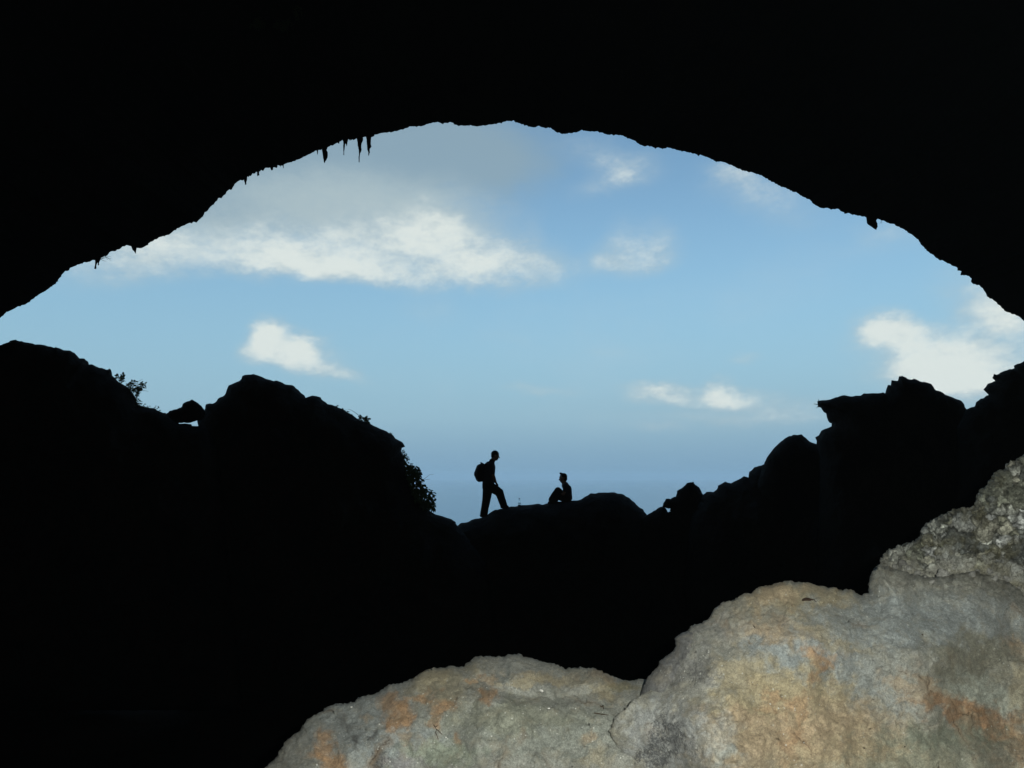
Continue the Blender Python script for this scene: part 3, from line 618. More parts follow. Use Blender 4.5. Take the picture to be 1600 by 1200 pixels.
ll_cols = [(560,1120,90,50,BLUE,.7,-20),(620,1165,100,40,BLUE,.85,-10),(840,1140,170,50,(.25,.265,.23),.8,0),(780,1060,80,30,(.26,.265,.24),.9,0),(700,1070,60,30,(.26,.235,.165),.8,-20),(665,1062,40,18,TAN,.55,-20),
 (625,1120,20,28,ORNG,.9,20),(610,1100,18,16,ORNG,.7,0),(655,1092,22,9,ORNG,.7,-20),(690,1103,20,16,ORNG,.85,-40),(680,1120,12,12,ORNG,.7,0),(760,1085,16,10,ORNG,.8,-40),(505,1165,16,20,ORNG,.75,20),(495,1178,24,10,ORNG,.75,0),
 (522,1195,18,18,ORNG,.85,20),(573,1123,10,5,PINK,.6,0),(716,1162,7,20,ORNG,.7,8),(640,1162,12,10,PINK,.6,0),(745,1062,14,6,ORNG,.6,0),(772,1062,16,6,PINK,.7,0),(860,1062,66,9,(.36,.31,.215),.85,4),(820,1068,40,8,TAN,.6,0),
 (935,1058,30,8,PINK,.65,8),(945,1085,26,14,TAN,.7,30),(920,1155,10,10,PINK,.6,0),(975,1070,40,10,(.24,.21,.12),.7,8),(905,1055,25,12,OLIV,.5,0),(930,1185,30,16,TAN,.45,0),
 (690,1178,60,22,(.285,.315,.245),.85,0),(800,1120,120,26,(.255,.26,.195),.6,0),(595,1190,13,20,DARK,.8,5),(556,1152,7,16,DARK,.7,5),(583,1150,6,10,DARK,.55,0),(535,1128,11,10,(.12,.12,.11),.6,0),
 (790,1052,5,14,(.16,.18,.17),.6,0),(740,1075,40,9,(.19,.18,.15),.5,0),(450,1180,40,40,(.24,.24,.215),.6,0),(630,1190,30,14,(.27,.24,.25),.5,0)]
ll_lich = [(595,1185,20,26,.95,0),(556,1150,14,24,.85,0),(583,1150,10,12,.8,0),(535,1128,22,16,.75,0),(1000,1150,50,60,.6,0),(480,1160,70,40,.34,0),(850,1130,160,40,.3,0)]
boulder_ll = rock('boulder', FLL, M_BOULDER, ll_depth, 10, 2, 45, 110, .28, .9, 1.25, 4.6, ll_relief,
    {'stone': ('c', lambda V: blend_patches(V, (.285,.285,.25), ll_cols, 9, 9.0)), 'lichen': ('f', lambda V: blend_scalar(V, .16, ll_lich, 2.0))})
tag(boulder_ll, 'greenish grey boulder with small orange stains rising at the bottom centre', 'boulder', 'pale boulders lit in the foreground')
lump = rock('boulder', FLUMP, M_BOULDER, lambda px, py: np.full(len(px), 2.40), 8, 2, None, 45, .14, .5, .6, 5.0,
    lambda V, t: .02*t*fbm(np.concatenate([V/18.0, np.zeros((len(V), 1))], 1), 5, .6),
    {'stone': ('c', lambda V: blend_patches(V, (.15,.15,.145), [(1030,1060,20,20,(.2,.19,.165),.6,0)], 9, 1.0)), 'lichen': ('f', lambda V: blend_scalar(V, .45, [], 2.0))})  # shade beside the tan boulder painted in as a darker stone colour
tag(lump, 'narrow rock, its shade painted dark grey, tucked behind the left flank of the tan boulder', 'boulder', 'pale boulders lit in the foreground')
# pebbly bank
JX = [1360, 1371, 1392, 1410, 1440, 1462, 1490, 1520, 1548, 1575, 1600, 1700]; JY = [884, 886, 889, 896, 903, 906, 900, 896, 904, 912, 928, 965]
def pebbles(V):
    P = V+np.stack([fbm(np.concatenate([V/20.0, np.zeros((len(V), 1))], 1), 3), fbm(np.concatenate([V/20.0, np.ones((len(V), 1))*7], 1), 3)], 1)*7
    out = []
    for s, off in ((44.0, 0.3), (19.0, 5.1), (8.5, 9.7)):
        f1, f2, idv = worley(P/np.array([s, s*.8])+off); out.append((f1, f2, idv))
    return out
def con_depth(px, py): return 2.88+.30*np.clip((920-py)/200.0, -1, 1.2)-.06*np.clip((px-1450)/150, -1, 2)
def con_relief(V, t):
    (a1, a2, ai), (b1, b2, bi), (c1, c2, ci) = pebbles(V)
    big = (ai > .62); h = -.050*np.clip(a2-a1, 0, .6)*big-.030*np.clip(b2-b1, 0, .55)*(bi > .3)-.010*np.clip(c2-c1, 0, .5)
    P3 = np.concatenate([V, np.zeros((len(V), 1))+8], 1)
    nj = np.clip((np.interp(V[:, 0], JX, JY)-8-V[:, 1])/34.0+.35*fbm(P3/16.0, 3), .15, 1); h = h*nj
    return h+.06*fbm(P3/70.0, 4, .55)*np.clip(t*3, 0, 1)+.008*fbm(P3/5.0, 3, .6)
def con_col(V):
    (a1, a2, ai), (b1, b2, bi), (c1, c2, ci) = pebbles(V)
    pal = np.array([(.36,.37,.33),(.24,.25,.20),(.45,.46,.41),(.17,.18,.165),(.35,.345,.28),(.44,.45,.43),(.30,.30,.23),(.39,.40,.37)])
    big = (ai > .62)
    c = 1.7*pal[(bi*7.99).astype(int)]*(.50+.80*ci[:, None]); c = np.where(big[:, None], pal[((ai*31) % 1*7.99).astype(int)]*1.08, c)
    gap = np.where(big, np.clip((a2-a1)/.14, 0, 1), np.clip((b2-b1)/.30, 0, 1))*(.55+.45*np.clip((c2-c1)/.2, 0, 1)); gap = gap**.8
    c = c*gap[:, None]+np.array((.045,.048,.038))*(1-gap[:, None])
    m = fbm(np.concatenate([V/30.0, np.full((len(V), 1), 3.3)], 1), 4)
    dk = np.clip((fbm(np.concatenate([V/24.0, np.full((len(V), 1), 9.3)], 1), 5, .65)-.12)*4, 0, 1)*.42; c = c*(1-dk[:, None])
    nj = np.clip((np.interp(V[:, 0], JX, JY)-6-V[:, 1])/30.0+.5*fbm(np.concatenate([V/15.0, np.full((len(V), 1), 4.4)], 1), 4), 0, 1)[:, None]
    c = c*nj+np.array((.31,.305,.26))*(1-nj)
    brown = np.clip((m-.12)*3, 0, 1)*.45; c = c*(1-brown[:, None])+np.array((.17,.155,.085))*brown[:, None]*(.5+.7*ci[:, None])
    return c
con = rock('pebbly_rock', FCON, M_PEBBLE, con_depth, 10, 3, 60, 70, .25, .9, 1.7, 4.2, con_relief,
    {'stone': ('c', con_col), 'lichen': ('f', lambda V: blend_scalar(V, .30, [], 2.0))})
tag(con, 'rough pebbly conglomerate rock climbing at the right edge above the smooth boulder', 'rock', 'pale boulders lit in the foreground')

# ------------------------------------------------------------------ ray casts for things lying on rock
dg = bpy.context.evaluated_depsgraph_get(); dg.update()
def hit(px, py, objs):
    d = Vector(at(px, py, 1.0)).normalized(); best = None
    for o in objs:
        if o.name not in BV:
            me = o.data; mw = o.matrix_world if False else Matrix.Translation(o.location)
            BV[o.name] = BVHTree.FromPolygons([mw @ v_.co for v_ in me.vertices], [tuple(p.vertices) for p in me.polygons])
        r = BV[o.name].ray_cast(Vector((0, 0, 0)), d)
        if r[0] is not None and (best is None or r[3] < best[2]): best = (r[0], r[1], r[3])
    return best
BV = {}
NEAR = [boulder_main, boulder_ll, con, lump]

def tube_np(pts, rads, seg=6):
    pts = [Vector(p) for p in pts]; V = []; T = []
    for i, p in enumerate(pts):
        d = (pts[min(i+1, len(pts)-1)]-pts[max(i-1, 0)]).normalized(); a = d.orthogonal().normalized(); b = d.cross(a)
        for k in range(seg):
            an = 2*math.pi*k/seg; V.append(p+(a*math.cos(an)+b*math.sin(an))*rads[i])
    for i in range(len(pts)-1):
        for k in range(seg):
            q = (k+1) % seg; T.append((i*seg+k, i*seg+q, (i+1)*seg+q)); T.append((i*seg+k, (i+1)*seg+q, (i+1)*seg+k))
    for base in (0, (len(pts)-1)*seg):
        for k in range(1, seg-1): T.append((base, base+k, base+k+1) if base else (base, base+k+1, base+k))
    return V, T
class MB:
    def __init__(s): s.V = []; s.T = []
    def add(s, V, T):
        n = len(s.V); s.V += [tuple(v) for v in V]; s.T += [tuple(i+n for i in t) for t in T]
    def build(s, name, mat, parent, smooth=True):
        me = new_mesh(name, np.array(s.V), np.array(s.T), smooth); o = link(name, me, mat)
        if parent is not None: o.parent = parent; me.transform(Matrix.Translation(-Vector(parent.location)))
        return o
rnd = random.Random(5)
def leaf(mb, p, d, ln, wd, bend=.25):
    """a slim folded leaf from p along d"""
    p = Vector(p); d = Vector(d).normalized(); s = d.cross(Vector((rnd.uniform(-1, 1), rnd.uniform(-1, 1), rnd.uniform(-1, 1)))).normalized(); n = d.cross(s)
    V = []
    for t, wq in ((0, .12), (.3, .85), (.55, 1), (.8, .6), (1, .04)):
        c = p+d*ln*t-Vector((0, 0, 1))*bend*ln*t*t
        V += [c-s*wd*wq*.5, c+n*wd*.12, c+s*wd*wq*.5]
    T = []
    for i in range(4):
        for k in range(2):
            a = i*3+k; T += [(a, a+1, a+4), (a, a+4, a+3)]
    mb.add(V, T)
def plant(name, stems, Y, label, cat='shrub', leaf_px=6, wd=.3, every=3.5, group=None, r_px=.45, both=True, bend=.25, spread=.12, bare=False, origin=None):
    """stems: polylines in photo pixels growing at depth Y, given real depth spread"""
    sc = Y/F; st = MB(); fo = MB(); b0 = origin or stems[0][0]
    root = empty(name, at(b0[0], b0[1], Y)); tag(root, label, cat, group)
    for s in stems:
        dys = rnd.uniform(-1, 1)*spread; pts = []; L_ = 0
        s2 = [tuple(map(float, q)) for q in dens_line(s, 2.0)]
        for i, q in enumerate(s2): pts.append(at(q[0], q[1], Y+dys*i/len(s2)))
        V, T = tube_np(pts, [max(.18, r_px*(1-.6*i/len(pts)))*sc for i in range(len(pts))], 5); st.add(V, T)
        if bare: continue
        tot = len(pts)*2.0; k = max(2, int(tot/every))
        for j in range(k+1):
            t = .12+.88*j/k; i = min(len(pts)-2, int(t*(len(pts)-1))); dirv = (Vector(pts[i+1])-Vector(pts[i])).normalized()
            for sd_ in ((-1, 1) if both else (rnd.choice((-1, 1)),)):
                sv = dirv.cross(Vector((0, 1, 0))).normalized()*sd_
                d = dirv*rnd.uniform(.3, 1.0)+sv*rnd.uniform(.4, 1.0)+Vector((0, rnd.uniform(-.6, .6), rnd.uniform(-.1, .3)))
                lp = leaf_px*rnd.uniform(.65, 1.15); leaf(fo, pts[i], d, lp*sc, lp*wd*sc, bend)
    st.build('stem', M_STEM, root)
    if not bare: fo.build('foliage', M_LEAF, root)
    return root
def bush(name, blobs, Y, label, leaf_px=5.5, n=150, wd=.42, origin=(650, 770)):
    sc = Y/F; root = empty(name, at(origin[0], origin[1], Y)); tag(root, label, 'bush'); st = MB(); fo = MB()
    for (bx, by, rx, ry, k) in blobs:
        c0 = at(bx-rx*1.1, by+2, Y+.05); c1 = at(bx+rx*.4, by-ry*.3, Y); V, T = tube_np([origin and at(origin[0], origin[1], Y+.1), c0, c1], [.6*sc, .5*sc, .2*sc], 5); st.add(V, T)
        for _ in range(k):
            a = rnd.uniform(0, 6.283); q = rnd.random()**.5
            px, py = bx+rx*q*math.cos(a), by+ry*q*math.sin(a); p = at(px, py, Y+rnd.uniform(-.35, .35))
            d = Vector((rnd.uniform(-.4, 1.0), rnd.uniform(-.6, .6), rnd.uniform(-1.1, .55))); lp = leaf_px*rnd.uniform(.6, 1.15)
            leaf(fo, p, d, lp*sc, lp*wd*sc, .35)
            if rnd.random() < .3:
                V, T = tube_np([p, at(bx-rx*.5, by, Y)], [.18*sc, .3*sc], 4); st.add(V, T)
    st.build('stem', M_STEM, root); fo.build('foliage', M_LEAF, root); return root

# ------------------------------------------------------------------ plants on the ridge
Yl = YE['L1']-.15
plant('sprig', [[(188,600),(187,595),(184,588),(183,586)],[(188,600),(191,594),(192,586),(191,584)],[(187,596),(192,592),(193,589)]], Yl,
      'small leafy sprig alone at the top of the left shoulder slope', 'plant', 6.0, .55, 3.0)
plant('shrub', [[(200,612),(204,603),(206,597),(205,595)],[(203,612),(208,604),(211,597),(212,594)],[(206,618),(212,608),(217,600),(223,598)],[(208,622),(216,612),(221,606),(226,600),(229,601)],
      [(205,612),(214,607),(220,605)],[(210,630),(214,620),(217,612),(219,607)],[(212,634),(215,628),(219,624)],[(201,606),(200,601),(199,599)],[(206,608),(203,602),(201,600)]], Yl,
      'spiky shrub clinging to the slope below the left shoulder', 'shrub', 5.8, .50, 2.2)
plant('grass_stem', [[(211,610),(212,602),(216,596),(223,592.5)]], Yl, 'thin curved bare stem arching above the spiky shrub', 'stem', bare=True, r_px=.4)
plant('grass_stem', [[(216,612),(222,610.5),(228,610.5),(232,612)]], Yl, 'thin bare stem pointing right out of the spiky shrub', 'stem', bare=True, r_px=.4)
plant('creeping_plant', [[(214,634),(219,631),(223,630.5)],[(214,634),(222,636),(226,632),(228,630)],[(214,634),(222,636),(228,637.5),(233,634.5),(236,635)],[(214,634),(228,637.5),(240,640),(243,635),(244,633.5)],[(214,634),(228,637.5),(243,641),(247,637),(249,636)],[(214,634),(228,637.5),(248,643),(252,640.5)]], Yl,
      'low creeping plant along the foot of the left shoulder', 'plant', 3.2, .5, 2.6)
Y2 = YE['L2']-.15
plant('seedling', [[(526,636),(526.5,633)],[(526,636),(528.5,632.5)]], Y2, 'tiny seedling on the upper slope of the peaked rock', 'plant', 3, .35, 2.5)
plant('tufted_plant', [[(533,640.5),(537,638)],[(533,640.5),(539,643.2),(541,640)],[(533,640.5),(539,643.2),(543,646),(544,642)],[(533,640.5),(543,646),(549,649.5),(551,647)]], Y2, 'row of low tufts on the slope of the peaked rock', 'plant', 3.4, .45, 2)
plant('grass_stem', [[(562,650),(554,644),(548,640.5),(543,639)]], Y2, 'long bare stem leaning up the slope of the peaked rock', 'stem', bare=True, r_px=.42)
plant('small_shrub', [[(561,656),(563,651),(565,648.5)],[(563,657),(566,653),(569,652)],[(566,658),(571,654),(575,652.5)],[(570,659),(575,655),(578,657)],[(562,655),(561,653)],[(572,660),(576,658)]], Y2,
      'small dense shrub midway down the slope of the peaked rock', 'shrub', 5.0, .6, 1.7)
plant('seedling', [[(610,678),(610,675)],[(611,679),(613,676)]], Y2, 'tiny seedling near the lip of the peaked rock', 'plant', 3.4, .5, 2)
plant('hanging_plant', [[(628,704),(632,709),(635,712)],[(631,710),(636,713),(638,719)],[(632,712),(634,717)]], Y2, 'little hanging plant under the lip of the peaked rock', 'plant', 4.5, .42, 2.4)
bush('bush', [(631,719,3,6,12),(634,727,4,5,16),(637,738,4,9,30),(641,753,5,9,34),(646,766,5,8,30),(653,780,5,7,24),(641,733,7,9,60),(650,736,6,9,60),(653,747,5,9,60),(645,745,7,6,40),(640,742,5,8,30),(645,757,7,7,26),(654,760,8,7,60),(663,766,6,6,30),(656,772,9,9,80),(650,778,7,6,40),(673,772,5,6,26),(665,785,9,9,90),(676,788,3.5,10,34),(660,790,9,7,50)], Y2,
     'dense leafy bush hanging down the steep right side of the peaked rock', origin=(646, 770), leaf_px=6.6, wd=.6)
plant('bare_twig', [[(659,753),(663,748),(668,744.5),(672,741),(677,741.5)],[(661,751),(665,749.5),(672,748.5)]], Y2, 'fine forked bare twig sticking out above the leafy bush', 'twig', bare=True, r_px=.32)
plant('bare_twig', [[(1281,634),(1277,632),(1271.5,631)],[(1280,634),(1277,636),(1275.8,638)],[(1280,630),(1279,627),(1279,624)]], YE['R3']-.1, 'short bare twigs at the tip of the overhanging ledge', 'twig', bare=True, r_px=.7)
plant('bare_twig', [[(157,405),(164,401),(168,402),(173,407)],[(157,405),(166,402.5),(168,406)],[(157,405),(164,401),(169,404),(174,404)],[(157,405),(161,407),(166,408.5)],[(157,405),(166,400),(173,401)]], lip_y(160)-.1,
      'spray of fine twigs hanging beside the forked rock stub on the arch', 'twig', bare=True, r_px=.35)
plant('bare_twig', [[(1379,344),(1376,347),(1374.5,350)],[(1377,346),(1378,349)]], lip_y(1376)-.05, 'hair-thin twig beside the chunky hanging rock', 'twig', bare=True, r_px=.28)
# ferns high on the cave ceiling, just caught by the flash
for k, (cx, cy, nst, sp, lab) in enumerate([(405,36,7,15,'faint green fern on the dark cave roof, leftmost of the three'), (440,36,9,18,'faint green fern on the dark cave roof between its two neighbours'), (462,18,4,10,'faint green fern on the dark cave roof, uppermost of the three')]):
    h = hit(cx, cy, [cave]); Yc = h[0].y-.12
    stems = []
    for _ in range(nst):
        x0 = cx+rnd.uniform(-sp, sp)*.7; y0 = cy-rnd.uniform(0, 12); stems.append([(x0, y0), (x0+rnd.uniform(-4, 4), y0+7), (x0+rnd.uniform(-9, 9), y0+rnd.uniform(9, 17))])
    plant('fern', stems, Yc, lab, 'fern', 5, .4, 3, 'ferns on the cave roof', .3, spread=.1)

# ------------------------------------------------------------------ people: one continuous surface grown from tapered limbs
def sphere_pts(c, r, sx=1, sy=1, sz=1, rot=None, u=14, v=9):
    V = []; T = []
    for i in range(v+1):
        ph = math.pi*i/v
        for j in range(u):
            th = 2*math.pi*j/u; q = Vector((math.sin(ph)*math.cos(th)*sx, math.sin(ph)*math.sin(th)*sy, math.cos(ph)*sz))*r
            if rot is not None: q = rot @ q
            V.append(Vector(c)+q)
    for i in range(v):
        for j in range(u):
            a = i*u+j; b = i*u+(j+1) % u; T += [(a, b, b+u), (a, b+u, a+u)]
    return V, T
def capsule(mb, a, b, ra, rb):
    a = Vector(a); b = Vector(b); mb.add(*sphere_pts(a, ra)); mb.add(*sphere_pts(b, rb))
    n = 4; mb.add(*tube_np([a+(b-a)*k/n for k in range(n+1)], [ra+(rb-ra)*k/n for k in range(n+1)], 14))
def chain(mb, pts, rads):
    for i in range(len(pts)-1): capsule(mb, pts[i], pts[i+1], rads[i], rads[i+1])
def fuse(mb, name, mat, voxel, parent=None, smooth_it=3):
    me = new_mesh(name+'_raw', np.array(mb.V), np.array(mb.T)); o = bpy.data.objects.new(name+'_raw', me); col.objects.link(o)
    r = o.modifiers.new('r', 'REMESH'); r.mode = 'VOXEL'; r.voxel_size = voxel; r.use_smooth_shade = True
    s = o.modifiers.new('s', 'SMOOTH'); s.iterations = smooth_it; s.factor = .5
    d = bpy.context.evaluated_depsgraph_get(); d.update(); m2 = bpy.data.meshes.new_from_object(o.evaluated_get(d)); m2.name = name
    bpy.data.objects.remove(o); bpy.data.meshes.remove(me)
    o2 = link(name, m2, mat)
    if parent is not None: o2.parent = parent; m2.transform(Matrix.Translation(-Vector(parent.location)))
    return o2
def hand(mb, wrist, d, palm_n, curl=.35, s=1.0, thumb=1):
    """palm, four bent fingers and a thumb; d points along the hand, palm_n out of the palm"""
    w_ = Vector(wrist); d = Vector(d).normalized(); n = Vector(palm_n); n = (n-d*n.dot(d)).normalized(); a = d.cross(n)
    for q in (-.026, -.009, .009, .026): capsule(mb, w_+a*q*.7*s, w_+d*.085*s+a*q*s, .014*s, .0125*s)
    for q, ln in ((-.030, .062), (-.010, .078), (.010, .084), (.030, .074)):
        p = w_+d*.088*s+a*q*s; c = curl; e = p+(d*math.cos(c)+n*math.sin(c))*ln*.5*s; c *= 2.1; f = e+(d*math.cos(c)+n*math.sin(c))*ln*.32*s; c *= 1.3; g_ = f+(d*math.cos(c)+n*math.sin(c))*ln*.25*s
        chain(mb, [p, e, f, g_], [.0098*s, .009*s, .0083*s, .0075*s])
    p = w_+d*.028*s+a*thumb*.026*s; e = p+(d*.6+a*thumb*.7+n*.35).normalized()*.042*s; f = e+(d*.9+a*thumb*.2+n*.35).normalized()*.032*s
    chain(mb, [p, e, f], [.014*s, .011*s, .0085*s])
def head(mb, c, fwd, up, s=1.0):
    """skull, jaw, nose, brow, lips, chin and ears round centre c"""
    c = Vector(c); f = Vector(fwd).normalized(); u_ = Vector(up); u_ = (u_-f*u_.dot(f)).normalized(); l = u_.cross(f)
    rot = Matrix((f, l, u_)).transposed()
    def P(a, b, k): return c+(f*a+l*b+u_*k)*s
    mb.add(*sphere_pts(P(-.012, 0, .025), .1*s, .98, .78, .95, rot)); mb.add(*sphere_pts(P(.022, 0, -.03), .075*s, .85, .78, 1.0, rot))
    mb.add(*sphere_pts(P(.045, 0, -.082), .035*s, .9, 1.0, .8, rot))
    capsule(mb, P(.078, 0, .012), P(.106, 0, -.026), .009*s, .014*s)
    capsule(mb, P(.078, -.03, .026), P(.078, .03, .026), .012*s, .012*s)
    for b in (-1, 1):
        mb.add(*sphere_pts(P(.070, b*.030, .004), .014*s)); mb.add(*sphere_pts(P(-.006, b*.078, -.006), .03*s, .55, .35, 1.0, rot)); mb.add(*sphere_pts(P(.05, b*.038, -.03), .024*s))
    capsule(mb, P(.082, -.018, -.054), P(.082, .018, -.054), .009*s, .009*s); capsule(mb, P(.079, -.016, -.065), P(.079, .016, -.065), .009*s, .009*s)
    return P, rot

# ---- the standing hiker
YH = YE['S']+.02
def H(px, py, dy=0.0):
    p = at(px, py, YH+dy); return Vector(p)
mm = YH/F     # metres per photo pixel there
hip_l, hip_r = H(762.5, 760, .10), H(763.5, 760, -.10)          # far and near hip
kn_b, an_b, to_b = H(760.0, 781, .12), H(756.3, 801.5, .12), H(762.5, 806.8, .12)
kn_f, an_f, to_f = H(780.3, 769.5, -.12), H(787.0, 789.3, -.13), H(792.6, 792.3, -.14)
sh_l, sh_r = H(766.3, 727.5, .19), H(766.8, 727.5, -.19)
body = MB()
chain(body, [H(763, 760), H(763.0, 750), H(763.8, 740), H(765.0, 730), H(768.3, 722.5)], [.150, .140, .150, .145, .075])
for s, q in ((.075, 1), (-.075, 1)): chain(body, [H(763, 760, s), H(763.5, 748, s), H(764.8, 735, s), H(766.5, 727, s*1.3)], [.13, .12, .125, .10])
chain(body, [H(768.3, 722.5), H(772.0, 716)], [.070, .066])
chain(body, [sh_l, H(766, 728), sh_r], [.065, .10, .065])
# near arm: hangs in front, hand on the raised thigh; far arm the same way, a little behind
for side, sh, el_, wr in ((-1, sh_r, H(770.3, 741.5, -.24), H(774.4, 753.3, -.15)), (1, sh_l, H(769.5, 741.5, .24), H(773.6, 752.8, -.02))):
    chain(body, [sh, el_, wr], [.058, .047, .034]); d = (H(777.4, 758.0, -.13 if side < 0 else -.04)-wr).normalized(); hand(body, wr, d, Vector((.25, 0, -.95)), .32, 1.0, side)
for hp, kn, an in ((hip_l, kn_b, an_b), (hip_r, kn_f, an_f)): chain(body, [hp, kn, an], [.105, .065, .045])
chain(body, [an_b, to_b], [.045, .04]); chain(body, [an_f, to_f], [.045, .04])
hd_c = H(773.9, 712.0); fw = Vector((.93, .05, -.22)); upv = Vector((.25, 0, 1))
Ph, rot_h = head(body, hd_c, fw, upv, 1.12)
hiker = fuse(body, 'person', M_SKIN, .0085); recenter(hiker, H(757, 808))
tag(hiker, 'standing hiker in silhouette, one foot up, on the left of the central mound', 'person')
sh = MB()
chain(sh, [H(763, 757), H(763.0, 750), H(763.8, 740), H(765.0, 730), H(767.6, 724.5)], [.165, .155, .165, .160, .095])
for s in (.08, -.08): chain(sh, [H(763, 757, s), H(763.5, 748, s), H(764.8, 735, s), H(766.5, 727.2, s*1.3)], [.14, .135, .14, .115])
chain(sh, [sh_l, H(766, 728), sh_r], [.078, .115, .078])
for a, e in ((sh_r, H(769.6, 739, -.235)), (sh_l, H(768.9, 739, .235))): chain(sh, [a, e], [.072, .064])
fuse(sh, 'shirt', M_SHIRT, .012, hiker)
col_ = MB(); capsule(col_, H(768.4, 720.6, -.03), H(768.4, 720.6, .03), .07, .07); fuse(col_, 'collar', M_SHIRT, .01, hiker)
tr = MB()
chain(tr, [H(763, 756), H(763, 761)], [.162, .165])
for s in (.08, -.08): capsule(tr, H(762.5, 757, s), H(762.5, 761, s), .14, .145)
chain(tr, [hip_l, H(761.3, 771, .12), kn_b, H(757.8, 793, .12), H(756.2, 802.5, .12)], [.142, .128, .114, .104, .106])
chain(tr, [hip_r, H(772.5, 764.2, -.12), kn_f, H(783.8, 780, -.13), H(786.9, 788.8, -.13)], [.142, .128, .114, .102, .098])
fuse(tr, 'trousers', M_TROUSER, .012, hiker)
for an, to, hl in ((an_b, to_b, H(752.5, 805.5, .12)), (an_f, to_f, H(784.5, 791.6, -.13))):
    bo = MB(); chain(bo, [an, hl+Vector((.05, 0, .03)), to], [.058, .055, .046]); capsule(bo, hl, to-Vector((0, 0, .015)), .05, .045); fuse(bo, 'boot', M_SHOE, .009, hiker)
hr = MB()
hr.add(*sphere_pts(Ph(-.016, 0, .034), .112, .98, .80, .92, rot_h)); hr.add(*sphere_pts(Ph(-.045, 0, -.01), .08, .8, .9, 1.0, rot_h))
fuse(hr, 'hair', M_HAIR, .01, hiker)
# ---- his backpack
pk = MB()
chain(pk, [H(750.6, 731.5), H(748.3, 740.5), H(749.6, 746.5)], [.115, .135, .115])
for s in (.08, -.08): chain(pk, [H(751.6, 731.5, s), H(750.0, 740.5, s), H(750.8, 746.3, s)], [.105, .12, .105])
chain(pk, [H(753.5, 729.5), H(754.5, 740), H(754, 747.5)], [.10, .11, .09])
pack = fuse(pk, 'backpack', M_PACK, .012); recenter(pack, H(752, 751))
tag(pack, 'bulging daypack on the back of the standing hiker', 'backpack')
pp = MB(); chain(pp, [H(746.5, 741.5, -.07), H(746.5, 741.5, .07)], [.075, .075]); chain(pp, [H(747.0, 746.2, -.07), H(747.0, 746.2, .07)], [.07, .07]); fuse(pp, 'front_pocket', M_PACK, .011, pack)
lp = MB(); lp.add(*tube_np([H(753.8, 726.0), H(751.4, 723.6), H(750.8, 722.6), H(751.8, 722.8), H(755.4, 724.8)], [.012, .013, .016, .013, .012], 8)); lp.build('grab_loop', M_PACK, pack)
for s in (.13, -.13):
    stp = MB(); stp.add(*tube_np([H(757, 727.5, s), H(762, 724.0, s), H(768, 724.5, s), H(771.3, 730, s*1.1), H(771.0, 738, s*1.2), H(765.5, 744, s*1.55), H(757, 747, s)], [.022]*7, 8)); stp.build('shoulder_strap', M_PACK, pack)

# ---- the seated person, facing left, arms round the knees
def S_(px, py, dy=0.0): return Vector(at(px, py, YE['S']+.02+dy))
sb = MB()
chain(sb, [S_(887.0, 777.5), S_(887.3, 771), S_(886.2, 764), S_(883.2, 758.4), S_(881, 754.5)], [.115, .100, .108, .098, .06])
for s in (.075, -.075): chain(sb, [S_(886.6, 777.3, s), S_(887.0, 770, s*.9), S_(885.8, 763.5, s*1.1), S_(883.5, 759.6, s*1.3)], [.105, .09, .098, .075])
chain(sb, [S_(884, 760, .165), S_(883.4, 759), S_(884, 760, -.165)], [.056, .085, .056])
chain(sb, [S_(882.4, 756.5), S_(880.9, 751.5)], [.066, .062])
Ps, rot_s = head(sb, S_(879.8, 747.2), Vector((-.90, .38, -.12)), Vector((-.05, 0, 1)), 1.10)
for s in (1, -1):
    hp = S_(885.5, 779.2, .095*s); kn = S_(871.6 if s < 0 else 873.2, 766.4 if s < 0 else 767.6, .085*s); an = S_(861.8 if s < 0 else 866.8, 781.6, .09*s); to = S_(857.6 if s < 0 else 862.0, 785.6, .10*s)
    chain(sb, [hp, kn, an, to], [.095, .062, .044, .033])
    elb = S_(880.6, 772.0, .21*s); wr = S_(871.6, 773.0, .10*s); chain(sb, [S_(884, 760, .165*s), elb, wr], [.050, .037, .027]); hand(sb, wr, Vector((-.75, -.65*s, -.15)), Vector((.6, -.6*s, 0)), .45, .95, 1)
seated = fuse(sb, 'person', M_SKIN, .0085); recenter(seated, S_(880, 784))
tag(seated, 'seated person in silhouette facing left and hugging drawn-up knees on the central mound', 'person')
ts = MB()
chain(ts, [S_(887.0, 777), S_(887.4, 771), S_(886.3, 764), S_(883.8, 759.6)], [.125, .110, .118, .095])
for s in (.08, -.08): chain(ts, [S_(886.8, 777, s), S_(887.1, 770, s*.9), S_(885.9, 763.5, s*1.1), S_(883.8, 760, s*1.3)], [.112, .10, .106, .085])
for s in (1, -1): chain(ts, [S_(884, 760, .165*s), S_(882.4, 766.5, .19*s)], [.064, .056])
fuse(ts, 'shirt', M_SHIRT, .012, seated)
sh2 = MB()
for s in (1, -1): chain(sh2, [S_(886.0, 779, .09*s), S_(878.0, 775.6, .092*s), S_(871.8 if s < 0 else 873.4, 766.8 if s < 0 else 768.0, .085*s), S_(865.8 if s < 0 else 869.8, 775.4, .088*s), S_(862.2 if s < 0 else 867.2, 780.8, .09*s)], [.130, .128, .096, .096, .090])
capsule(sh2, S_(887.4, 777.6, .07), S_(887.4, 777.6, -.07), .12, .12)
fuse(sh2, 'trousers', M_TROUSER, .012, seated)
hs = MB()
hs.add(*sphere_pts(Ps(-.02, 0, .036), .106, .96, .82, .9, rot_s)); hs.add(*sphere_pts(Ps(-.055, 0, -.01), .07, .8, .95, 1.1, rot_s))
chain(hs, [Ps(.02, .0, .100), Ps(.045, .0, .118), Ps(.052, 0, .124)], [.040, .032, .026])
fuse(hs, 'hair', M_HAIR, .009, seated)
